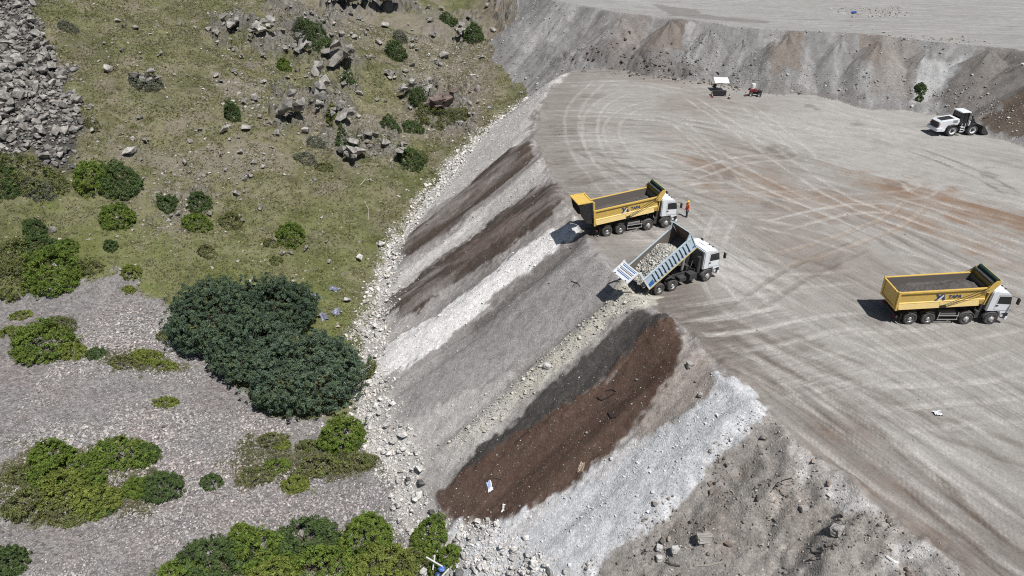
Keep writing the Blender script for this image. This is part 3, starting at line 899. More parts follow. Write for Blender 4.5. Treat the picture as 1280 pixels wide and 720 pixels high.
# stones and crumbs on the dark loads, the rough spill and the bench
x, y = scatter((-12, 26, 18, 60), 5.0, slope * 1.0)
s = sizes(len(x), 0.05, 0.22, 2.2)
x2, y2 = scatter((-2, 30, 15, 40), 18, (slope & (S1 > 141)) * (0.25 + 0.75 * sstep(0.0, 0.5, fbm(X / 1.4, Y / 1.4, 3, 320))))
s2 = sizes(len(x2), 0.06, 0.45, 2.0)
x = np.r_[x, x2]; y = np.r_[y, y2]; s = np.r_[s, s2]
o = link('spoil_crumbs', stones_mesh('spoil_crumbs', x, y, gz(x, y) + s * 0.1, s, greys(len(x), (170, 164, 158), 0.3)), MAT_STONE)
tag(o, 'crumbs of pale stone on the brown spoil', 'rubble', kind='stuff')
x, y = scatter((-2, 30, 15, 42), 24, (slope & (S1 > 139)) * (0.15 + 0.85 * sstep(0.0, 0.4, fbm(X / 1.7 + 7, Y / 1.7, 3, 322))))
s = sizes(len(x), 0.10, 0.75, 2.0)
o = link('earth_clods', stones_mesh('earth_clods', x, y, gz(x, y) + s * 0.12, s, greys(len(x), (136, 127, 119), 0.28)), MAT_STONE)
tag(o, 'brown earth clods on the rough spill at the lower right', 'clods', kind='stuff')
x, y = scatter((8, 45, 100, 130), 5.5, np.exp(-((D2 - 10.5) / 2.6) ** 2) * sstep(8, 12, X) * (1 - sstep(30, 40, X)) * (0.3 + 0.7 * sstep(-.1, .3, fbm(X / 2, Y / 2, 3, 323))))
s = sizes(len(x), 0.25, 1.3, 2.0)
o = link('mud_clods', stones_mesh('mud_clods', x, y, gz(x, y) + s * 0.12, s, greys(len(x), (112, 106, 101), 0.25)), MAT_STONE)
tag(o, 'dark lumps of mud heaped along the foot of the bench', 'clods', kind='stuff')
bd = bench * (0.12 + 0.9 * mask([(850, 62), (900, 40), (955, 60), (960, 110), (880, 105), (840, 85)], 1.5, 1.5, 330, False)
              + 1.3 * np.exp(-((D2 - 10.5) / 1.8) ** 2) * (X > 36) + 0.5 * sstep(1.2, .3, D2) * sstep(-.2, .5, fbm(X / 4, Y / 4, 2, 331)) + 0.35 * sstep(14, 8, X)
              + 0.8 * mask([(1080, 40), (1180, 48), (1190, 60), (1090, 52)], 1, 1, 332, False))
x, y = scatter((-12, 85, 84, 160), 5.0, bd)
s = sizes(len(x), 0.16, 0.8, 2.3)
o = link('bench_rubble', stones_mesh('bench_rubble', x, y, gz(x, y) + s * 0.12, s, greys(len(x), (172, 168, 163), 0.28)), MAT_STONE)
tag(o, 'broken rock scattered over the upper bench face', 'rubble', kind='stuff')
x, y = scatter((0, 85, 20, 160), 0.35, (yard | plat) * (0.3 + 0.7 * sstep(0.2, 0.5, fbm(X / 6, Y / 6, 3, 335))))
s = sizes(len(x), 0.06, 0.3, 2.4)
x2, y2 = scatter((30, 85, 105, 165), 3.0, plat * (mask([(1045, 8), (1125, 8), (1135, 20), (1060, 21)], 1, 1.5, 336, False) * .8 + .5 * mask([(1090, 38), (1240, 50), (1240, 60), (1120, 50)], 1, 1.5, 337, False)))
s2 = sizes(len(x2), .2, .8, 2.2)
x = np.r_[x, x2]; y = np.r_[y, y2]; s = np.r_[s, s2]
o = link('yard_pebbles', stones_mesh('yard_pebbles', x, y, gz(x, y) + s * 0.1, s, greys(len(x), (165, 158, 150), 0.3)), MAT_STONE)
tag(o, 'loose pebbles lying about the packed yard', 'pebbles', kind='stuff')
x, y = scatter((-100, 8, 60, 150), 5.5, nat * (0.16 + 1.2 * stony + 0.9 * CRAG + 0.6 * gully + 0.5 * sstep(0.2, 0.5, fbm(X / 5, Y / 5, 3, 340)) * far) * (1 - scree) * (1 - talus))
s = sizes(len(x), 0.14, 0.95, 1.9)
o = link('hillside_stones', stones_mesh('hillside_stones', x, y, gz(x, y) + s * 0.1, s, greys(len(x), (170, 166, 160), 0.25)), MAT_STONE)
tag(o, 'small pale stones scattered through the hillside grass', 'stones', kind='stuff')

# --- blocks one can point at: each an object -------------------------------
MAT_ROCK = attr_mat('weathered_rock', rough=0.92, spec=0.15, layers=((0.9, .7, 1.2), (3.5, .6, 1.35), (14.0, .75, 1.25)), bump=(4.0, .12))


def rock_mesh(name, seed, base, n=16, flat=0.7, sub=0, k=1.1, var=0.10):
    v, f = hull_variant(n, seed, flat, 0.3)
    bm = bmesh.new()
    bv = [bm.verts.new(p * 0.5) for p in v]
    for t in f: bm.faces.new([bv[i] for i in t])
    if sub:
        bmesh.ops.dissolve_limit(bm, angle_limit=0.25, verts=bm.verts[:], edges=bm.edges[:])
        bmesh.ops.bevel(bm, geom=bm.edges[:], offset=0.03, segments=1, affect='EDGES')
        bmesh.ops.triangulate(bm, faces=bm.faces[:])
        bmesh.ops.subdivide_edges(bm, edges=bm.edges[:], cuts=sub, use_grid_fill=True)
        bm.verts.ensure_lookup_table()
        P = np.array([q.co[:] for q in bm.verts])
        nz = fbm(P[:, 0] * 6 + seed, P[:, 1] * 6 + P[:, 2] * 5, 3, seed) * 0.045
        nz -= 0.06 * np.clip(1 - np.abs(fbm(P[:, 0] * 3 + P[:, 2] * 2, P[:, 1] * 3 - seed, 2, seed + 3)) * 9, 0, 1)
        for q, d in zip(bm.verts, nz):
            q.co += q.co.normalized() * float(d)
    me = bpy.data.meshes.new(name); bm.to_mesh(me); bm.free()
    rg = np.random.default_rng(seed)
    nv = len(me.vertices)
    c4 = np.ones((nv, 4), dtype=np.float32)
    c4[:, :3] = np.clip(alb(*base, k)[None] * (1 + rg.normal(0, var, (nv, 1))), .02, .8)
    me.attributes.new('Col', 'FLOAT_COLOR', 'POINT').data.foreach_set('color', c4.ravel())
    me.materials.append(MAT_ROCK)
    return me


def place_rock(name, me, x, y, sz, label, cat, group=None, sink=0.18, zz_=None, tilt=0.3):
    o = bpy.data.objects.new(name, me); C.objects.link(o)
    z = float(gz(x, y)) if zz_ is None else zz_
    sx, sy, szz = sz * random.uniform(.9, 1.2), sz * random.uniform(.7, 1.0), sz * random.uniform(.65, 1.0)
    o.location = (x, y, z + szz * (0.42 - sink))
    o.scale = (sx, sy, szz)
    o.rotation_euler = (random.gauss(0, tilt), random.gauss(0, tilt), random.uniform(0, 2 * PI))
    return tag(o, label, cat, group)


# pale boulders that rolled to the foot of the dump
HD = HD + 0.9 * fbm(X / 4, Y / 4, 3, 139)
toe_w = (0.45 + 0.55 * sstep(-.4, .25, fbm(X / 2, Y / 2, 3, 140))) * np.exp(-((HD - 0.5 - 0.3 * nearT) / (1.6 - 0.5 * nearT)) ** 4) * ((CLS == 1) | nat) * (S1 > 20) * (S1 < 175)
WH = mask([(560, 650), (600, 655), (660, 690), (700, 730), (590, 730), (570, 690)], .6, .6, 350)
toe_w = np.maximum(toe_w * 0.8, WH)
x, y = scatter((-28, 10, 22, 135), 44.0, toe_w)
s = sizes(len(x), 0.17, 1.0, 2.3)
o_ = np.argsort(-s * (60 / np.maximum(y, 30)))
x, y, s = x[o_], y[o_], s[o_]
NB = 230
c = greys(len(x) - NB, (200, 196, 191), 0.2, 0.03, 1.0)
o = link('toe_rubble', stones_mesh('toe_rubble', x[NB:], y[NB:], gz(x[NB:], y[NB:]) + s[NB:] * 0.12, s[NB:], c, flat=(.6, 1)), MAT_STONE)
tag(o, 'pale rubble piled along the foot of the dump slope', 'rubble', kind='stuff')
TOE_ME = [rock_mesh('pale_boulder', 400 + k, (206 - 9 * (k % 4), 203 - 9 * (k % 4), 199 - 9 * (k % 4)), 15, .75, 0, .98) for k in range(8)]
for i in range(NB):
    place_rock('pale_boulder', TOE_ME[i % 8], x[i], y[i], s[i], 'pale boulder in the stone band along the foot of the dump slope', 'boulder', 'pale boulders along the foot of the dump', 0.05)
DARK_ME = [rock_mesh('dark_boulder', 420 + k, (104, 102, 101), 16, .8, 0) for k in range(3)]
for (px, py, wpx, lab) in ((510, 603, 12, 'dark grey round boulder among pale stones left of the brown load'),
                           (526, 607, 15, 'dark grey slab boulder among pale stones, nearest the brown load'),
                           (540, 642, 11, 'dark grey boulder below the left tip of the brown load')):
    x_, y_, z_ = at(px, py); zc = y_ * CP + (CAM_H - z_) * SP
    place_rock('dark_boulder', DARK_ME[wpx % 3], x_, y_, wpx * zc / F * 1.05, lab, 'boulder', None, 0.02)
for (px, py, wpx, lab) in ((503, 547, 17, 'large smooth pale grey boulder in the stone band beside the green round bush'),
                           (494, 552, 11, 'grey slab leaning on the large smooth boulder beside the green round bush'),
                           (452, 326, 12, 'big pale boulder at the grass edge of the stone band'),
                           (434, 377, 11, 'pale round boulder on grass above the dark trees right edge'),
                           (524, 590, 16, 'light grey flat boulder above the two dark boulders'),
                           (476, 308, 13, 'pale grey flat boulder near the tip of the upper brown stripe')):
    x_, y_, z_ = at(px, py); zc = y_ * CP + (CAM_H - z_) * SP
    place_rock('pale_boulder', TOE_ME[wpx % 8], x_, y_, wpx * zc / F * 1.1, lab, 'boulder', None, 0.0)

# the dark block talus in the upper left corner
x, y = scatter((-110, -45, 75, 150), 10, talus)
s = sizes(len(x), 0.4, 2.2, 1.9)
o_ = np.argsort(-s); x, y, s = x[o_], y[o_], s[o_]
vis = [i for i in range(len(x)) if -12 < w2p(x[i], y[i], float(gz(x[i], y[i])))[0] < 130 and w2p(x[i], y[i], float(gz(x[i], y[i])))[1] > -14]
x, y, s = x[vis], y[vis], s[vis]
NT = min(150, len(x) // 2)
TAL_ME = [rock_mesh('talus_block', 440 + k, [(150, 146, 141), (132, 128, 123), (165, 161, 155)][k % 3], 14, .75, 0, 1.1, .16) for k in range(9)]
for i in range(NT):
    place_rock('talus_block', TAL_ME[i % 9], x[i], y[i], s[i], 'angular grey block in the dark talus at the upper left corner', 'boulder', 'blocks of the upper left talus', 0.0, tilt=.5)
o = link('talus_stones', stones_mesh('talus_stones', x[NT:], y[NT:], gz(x[NT:], y[NT:]) + s[NT:] * .15, s[NT:] * 1.0, greys(len(x) - NT, (142, 138, 133), .25)), MAT_STONE)
tag(o, 'smaller grey stones filling the talus at the upper left', 'talus', kind='stuff')

def crag_mesh(name, seed, base, nb=7, k=1.1):
    rg = np.random.default_rng(seed)
    bm = bmesh.new(); shade_ = []
    for q in range(nb):
        v, f = hull_variant(11 + q % 4, seed * 31 + q, .75, .35)
        sc = rg.uniform(.38, .7) if q else .85
        off = np.array([rg.uniform(-.38, .38), rg.uniform(-.25, .25), rg.uniform(-.12, .34)]) * (0 if q == 0 else 1)
        th = rg.uniform(-.5, .5); ta = rg.uniform(0, 6.28)
        rot_ = np.array(Euler((th, rg.uniform(-.5, .5), ta)).to_matrix())
        p = (v * np.array([1.0, rg.uniform(.5, .8), rg.uniform(.5, .85)]) * sc * .55) @ rot_.T + off
        bv = [bm.verts.new(c) for c in p]
        for t in f: bm.faces.new([bv[i] for i in t])
        shade_ += [rg.normal(1, .13)] * len(p)
    me = bpy.data.meshes.new(name); bm.to_mesh(me); bm.free()
    c4 = np.ones((len(me.vertices), 4), dtype=np.float32)
    c4[:, :3] = np.clip(alb(*base, k)[None] * np.array(shade_)[:, None] * (1 + rg.normal(0, .1, (len(me.vertices), 1))), .02, .8)
    me.attributes.new('Col', 'FLOAT_COLOR', 'POINT').data.foreach_set('color', c4.ravel())
    me.materials.append(MAT_ROCK)
    return me


# outcrops on the hillside (photograph position, width in pixels, label)
OUT_ME = [crag_mesh('outcrop', 460 + k, [(146, 142, 136), (132, 128, 122), (158, 154, 148)][k % 3]) for k in range(6)]
PINK_ME = crag_mesh('outcrop', 480, (138, 122, 116), 8)
OUTC = [
    (290, 37, 27, 'tall cracked grey outcrop near the top of the grassy slope, left of centre'),
    (380, 66, 26, 'grey outcrop block below the dark cleft near the hilltop'),
    (425, 84, 36, 'big rounded grey outcrop with a green bush at its right foot'),
    (404, 124, 44, 'largest tilted outcrop with deep shadow under its right end'),
    (372, 145, 34, 'jagged dark cleft outcrop below and left of the largest tilted outcrop'),
    (431, 153, 28, 'wedge of grey outcrop below the largest tilted outcrop'),
    (444, 203, 32, 'flat tilted slab rock on grass near the lower end of the outcrops'),
    (553, 140, 40, 'massive pinkish outcrop close to the gravel gully'),
    (508, 119, 20, 'pale upright boulder left of the bush between two boulders'),
    (535, 118, 20, 'pale upright boulder right of the bush between two boulders'),
    (502, 193, 22, 'grey rock beside the dark bush at the grass edge of the dump'),
    (577, 46, 20, 'pale grey outcrop slab below the hilltop bush near the gully'),
    (440, 8, 40, 'dark overhanging outcrop cut by the top edge, left one'),
    (482, 6, 34, 'dark overhanging outcrop cut by the top edge, right one'),
    (328, 45, 28, 'grey outcrop ridge right of the tall cracked outcrop'),
    (186, 107, 30, 'low dark rock hump alone in the upper left grass'),
]
for px, py, wpx, lab in OUTC:
    x_, y_, z_ = at(px, py); zc = y_ * CP + (CAM_H - z_) * SP
    place_rock('outcrop', PINK_ME if 'pinkish' in lab else OUT_ME[random.randrange(6)], x_, y_, wpx * zc / F * 1.25, lab, 'outcrop', None, 0.05, tilt=.2)
HILL_ME = [crag_mesh('hill_boulder', 520 + k, (148, 144, 138), 4) for k in range(4)] + [rock_mesh('hill_boulder', 490 + k, [(158, 154, 148), (138, 133, 127), (176, 172, 166)][k % 3], 15, .75, 0, 1.1, .14) for k in range(9)]
spots = []
CLUS = [(300, 60, 60, 30, 26), (390, 35, 60, 30, 34), (410, 130, 60, 50, 36), (470, 175, 30, 20, 10), (500, 100, 60, 40, 20), (560, 60, 40, 60, 26),
        (235, 262, 22, 16, 14), (360, 305, 16, 6, 6), (270, 150, 60, 50, 14), (150, 100, 60, 60, 14), (320, 170, 60, 25, 18), (250, 215, 80, 12, 16), (590, 110, 12, 50, 14), (450, 60, 60, 30, 16), (640, 25, 18, 22, 14), (170, 175, 30, 20, 8), (400, 110, 90, 60, 46), (330, 100, 60, 50, 18), (520, 60, 60, 50, 24), (120, 30, 40, 20, 5), (220, 60, 50, 40, 8), (250, 190, 120, 30, 16), (300, 240, 100, 20, 10)]
for cx, cy, rx, ry, n in CLUS:
    for _ in range(int(n * 1.0)):
        spots.append((random.gauss(cx, rx * .75), random.gauss(cy, ry * .75), 3.2 + 10 * random.random() ** 2.4))
spots += [(273, 54, 9), (270, 97, 13), (317, 37, 14), (307, 163, 16), (280, 166, 14), (163, 192, 20), (137, 90, 15), (66, 290, 13), (300, 272, 11), (303, 278, 12), (354, 318, 10), (363, 317, 9),
          (460, 172, 16), (470, 172, 14), (482, 180, 15), (320, 126, 16), (357, 63, 16), (427, 44, 15), (487, 97, 20), (557, 73, 20), (597, 114, 14), (543, 46, 13), (408, 304, 8), (412, 328, 9), (80, 103, 14)]
spots.sort(key=lambda q: -q[2])
n_hill = 0
for px, py, wpx in spots:
    if n_hill >= 292: break
    if px < 112 and py < 200: continue
    if py > 338 or px < 2: continue
    x_, y_, z_ = at(px, max(py, -4)); zc = y_ * CP + (CAM_H - z_) * SP
    if float(sample(slope | bench | yard, np.array([x_]), np.array([y_]))[0]): continue
    place_rock('hill_boulder', HILL_ME[random.randrange(13)], x_, y_, wpx * zc / F, 'grey lichened boulder lying in the hillside grass', 'boulder', 'boulders scattered over the grassy hillside', 0.1, tilt=.35)
    n_hill += 1
# ------------------------------------------------------------------ plants
MAT_LEAF = attr_mat('leaves', rough=0.65, spec=0.25, layers=((1.2, .85, 1.15),))
_nt = MAT_LEAF.node_tree; _b = _nt.nodes['Principled BSDF']; _o = _nt.nodes['Material Output']
_t = nd(_nt, 'ShaderNodeBsdfTranslucent'); _m = nd(_nt, 'ShaderNodeMixShader'); _m.inputs['Fac'].default_value = 0.3
_nt.links.new(_b.inputs['Base Color'].links[0].from_socket, _t.inputs['Color'])
_nt.links.new(_b.outputs[0], _m.inputs[1]); _nt.links.new(_t.outputs[0], _m.inputs[2]); _nt.links.new(_m.outputs[0], _o.inputs['Surface'])
MAT_WOOD = attr_mat('bark', rough=0.9, spec=0.1, layers=((9.0, .7, 1.2),))


def leaf_quads(P, N, size, aspect=1.6):
    """one small folded leaf quad per point, facing about N"""
    n = len(P)
    N = N / np.maximum(np.linalg.norm(N, axis=1), 1e-6)[:, None]
    t = RNG.normal(size=(n, 3)); t -= N * (t * N).sum(1)[:, None]; t /= np.linalg.norm(t, axis=1)[:, None]
    b = np.cross(N, t)
    s = (size * (0.7 + 0.6 * RNG.random(n)))[:, None] if np.ndim(size) else size * (0.7 + 0.6 * RNG.random(n))[:, None]
    l = t * s * 0.5 * aspect; q = b * s * 0.5; up = N * s * 0.18
    v = np.stack([P - l, P - q + up, P + l, P + q + up], 1).reshape(-1, 3)
    f = np.arange(4 * n).reshape(n, 4)
    return v, f


def crown(name, clumps, leafs, leaf, base, var, parent, up=0.5, tip=None, k=1.15):
    """foliage: leaf quads on many small domes; clumps is (centre, radius, normal)"""
    P, N, Cc = [], [], []
    b = alb(*base, k)
    for c, r, nrm in clumps:
        m = max(4, int(leafs * RNG.uniform(.7, 1.3)))
        d = RNG.normal(size=(m, 3)) + 0.9 * nrm[None] + np.array([0, 0, up])
        d /= np.linalg.norm(d, axis=1)[:, None]
        P.append(c[None] + d * r * (0.45 + 0.6 * RNG.random((m, 1))))
        N.append(d + RNG.normal(0, .55, (m, 3)))
        f = np.clip(1 + RNG.normal(0, var), .5, 1.6)
        cc = b * f
        if tip is not None and RNG.random() < 0.3:
            cc = cc * 0.4 + alb(*tip, k) * 0.6
        Cc.append(np.clip(cc[None] * (1 + RNG.normal(0, .14, (m, 1))), .004, .6))
    P = np.concatenate(P); N = np.concatenate(N); Cc = np.concatenate(Cc)
    v, f = leaf_quads(P, N, leaf)
    return link(name, np_mesh(name, v, f, np.repeat(Cc, 4, axis=0)), MAT_LEAF, parent)


def tubes(name, segs, parent, c=(96, 86, 76), sides=6):
    """tapered limbs: segs of (p0, p1, r0, r1)"""
    V_, F_ = [], []; off = 0
    for p0, p1, r0, r1 in segs:
        p0 = np.array(p0, float); p1 = np.array(p1, float)
        d = p1 - p0; L = np.linalg.norm(d) + 1e-9; d /= L
        a = np.cross(d, [0, 0, 1.0] if abs(d[2]) < .9 else [1.0, 0, 0]); a /= np.linalg.norm(a); b = np.cross(d, a)
        th = np.linspace(0, 2 * PI, sides, endpoint=False)
        ring = np.cos(th)[:, None] * a + np.sin(th)[:, None] * b
        V_.append(np.r_[p0 + ring * r0, p1 + ring * r1])
        i = np.arange(sides); j = (i + 1) % sides
        F_.append(np.stack([i, j, j + sides, i + sides], 1) + off); off += 2 * sides
    V_ = np.concatenate(V_)
    cols = np.clip(alb(*c, 1.15)[None] * (1 + RNG.normal(0, .1, (len(V_), 1))), .01, .6)
    return link(name, np_mesh(name, V_, np.concatenate(F_), cols, True), MAT_WOOD, parent)


def dome_clumps(rx, ry, h, spacing, z0=0.0, rough=0.18, seed=0, lobes=5, rmul=0.75):
    """clump centres over an uneven mound made of a few lobes"""
    rg = np.random.default_rng(seed)
    L = [(np.array([0, 0, 0.0]), 1.0)]
    for k in range(lobes):
        a = rg.random() * 2 * PI; q = rg.uniform(.45, .75)
        L.append((np.array([math.cos(a) * q, math.sin(a) * q, rg.uniform(-.05, .28)]), rg.uniform(.38, .6)))
    out = []
    area = 2 * PI * ((rx * ry + rx * h + ry * h) / 3)
    n = int(area / (spacing ** 2) * 1.75 * (1 + .25 * lobes))
    S = np.array([rx, ry, h])
    for _ in range(n):
        c, r = L[rg.choice(len(L), p=np.array([l[1] ** 2 for l in L]) / sum(l[1] ** 2 for l in L))]
        d = rg.normal(size=3); d[2] = abs(d[2]) * 1.0 - 0.12; d /= np.linalg.norm(d)
        p = c + d * r * (1 + rg.normal(0, rough * .35) + (rg.random() < .12) * rg.uniform(.05, .22))
        inside = any(np.linalg.norm(p - c2) < r2 * .86 for c2, r2 in L)
        if inside or p[2] < -0.02: continue
        p = p * S; p[2] = max(p[2], 0.03) + z0
        nrm = d / S; nrm /= np.linalg.norm(nrm)
        out.append((p, spacing * rmul * rg.uniform(.8, 1.2), nrm))
    return out


def scale_at(px, py):
    x_, y_, z_ = at(px, py)
    return x_, y_, z_, (y_ * CP + (CAM_H - z_) * SP) / F


# --- the dark trees --------------------------------------------------------
def dark_tree(px, py, rx, ry, h, seed, label, base, trunk=1.2, k=1.15):
    x_, y_, z_ = at(px, py)
    t = empty('tree', (x_, y_, z_ - 0.1), 0, label, 'tree', 'dark trees beside the dump slope')
    cl = dome_clumps(rx, ry, h, 0.50, trunk, .3, seed, 11, 0.64)
    # skirt of lower foliage, so the crown reaches well down the trunk
    rg = np.random.default_rng(seed + 1)
    for _ in range(int(2 * PI * rx * trunk / .3)):
        a = rg.random() * 2 * PI; q = rg.uniform(.8, 1.0)
        cl.append((np.array([math.cos(a) * rx * q, math.sin(a) * ry * q, rg.uniform(.3, trunk + .5)]), .4, np.array([math.cos(a), math.sin(a), 0.1])))
    crown('crown', cl, 40, 0.115, base, .22, t, .55, (112, 128, 92), k)
    segs = [((0, 0, -.3), (0.1, 0, trunk + .6), .32, .24)]
    for _ in range(9):
        a = rg.random() * 2 * PI; q = rg.uniform(.4, .8)
        m_ = np.array([math.cos(a) * rx * q * .4, math.sin(a) * ry * q * .4, trunk + h * .35])
        segs.append(((0.1, 0, trunk * .8), tuple(m_), .16, .1))
        e = np.array([math.cos(a) * rx * q, math.sin(a) * ry * q, trunk + h * .6])
        segs.append((tuple(m_), tuple(e), .1, .04))
    tubes('trunk', segs, t, (66, 60, 54))
    return t


dark_tree(280, 420, 4.9, 4.2, 5.0, 11, 'tall dark green broadleaf tree, upper left of the dark clump', (92, 112, 91))
dark_tree(342, 408, 3.9, 3.8, 4.4, 12, 'dark green broadleaf tree at the back right of the dark clump, against the grass', (88, 107, 87))
dark_tree(318, 455, 4.0, 3.2, 4.4, 13, 'dark green broadleaf tree in the middle of the dark clump', (96, 115, 94))
dark_tree(388, 488, 5.2, 4.2, 4.6, 14, 'broad dark green tree at the lower right of the clump, touching the pale boulders', (100, 119, 99))

# --- bushes ---------------------------------------------------------------
GRN, YEL, OLV, DRK, GRY = (112, 134, 60), (134, 144, 72), (122, 126, 84), (94, 114, 68), (126, 129, 112)
TIP = (134, 148, 68)


def bush(px, py, wpx, hpx, base, label, cat='bush', name='bush', dens=1.0, leaf=None, tip=TIP, stems=True, k=1.15, spacing=None, group=None):
    """px, py = middle of the foot; wpx, hpx = outline in the photograph"""
    x_, y_, z_, sc = scale_at(px, py)
    rx = wpx * sc * .5; h = max(.3, hpx * sc * .62); ry = min(rx, max(hpx * sc * .62, rx * .5))
    y_ += ry * .55
    z_ = float(gz(x_, y_))
    t = empty(name, (x_, y_, z_ - .05), 0, label, cat, group)
    sp = spacing or max(.24, min(.42, rx * .2))
    cl = dome_clumps(rx, ry, h, sp, 0.0, .25, int(px * 7 + py), 6 if wpx > 30 else 3, .7)
    # follow the ground
    cl = [(c + np.array([0, 0, float(gz(x_ + c[0], y_ + c[1])) - z_]), r, n) for c, r, n in cl]
    crown('foliage', cl, 32 * dens, leaf or max(.075, min(.105, sp * .27)), base, .2, t, .5, tip, k)
    if stems:
        segs = []
        for _ in range(7):
            a = random.random() * 2 * PI; q = random.uniform(.3, .8)
            segs.append(((0, 0, -.1), (math.cos(a) * rx * q, math.sin(a) * ry * q, h * .6), .035, .015))
        tubes('stem', segs, t, (110, 98, 86), 5)
    return t


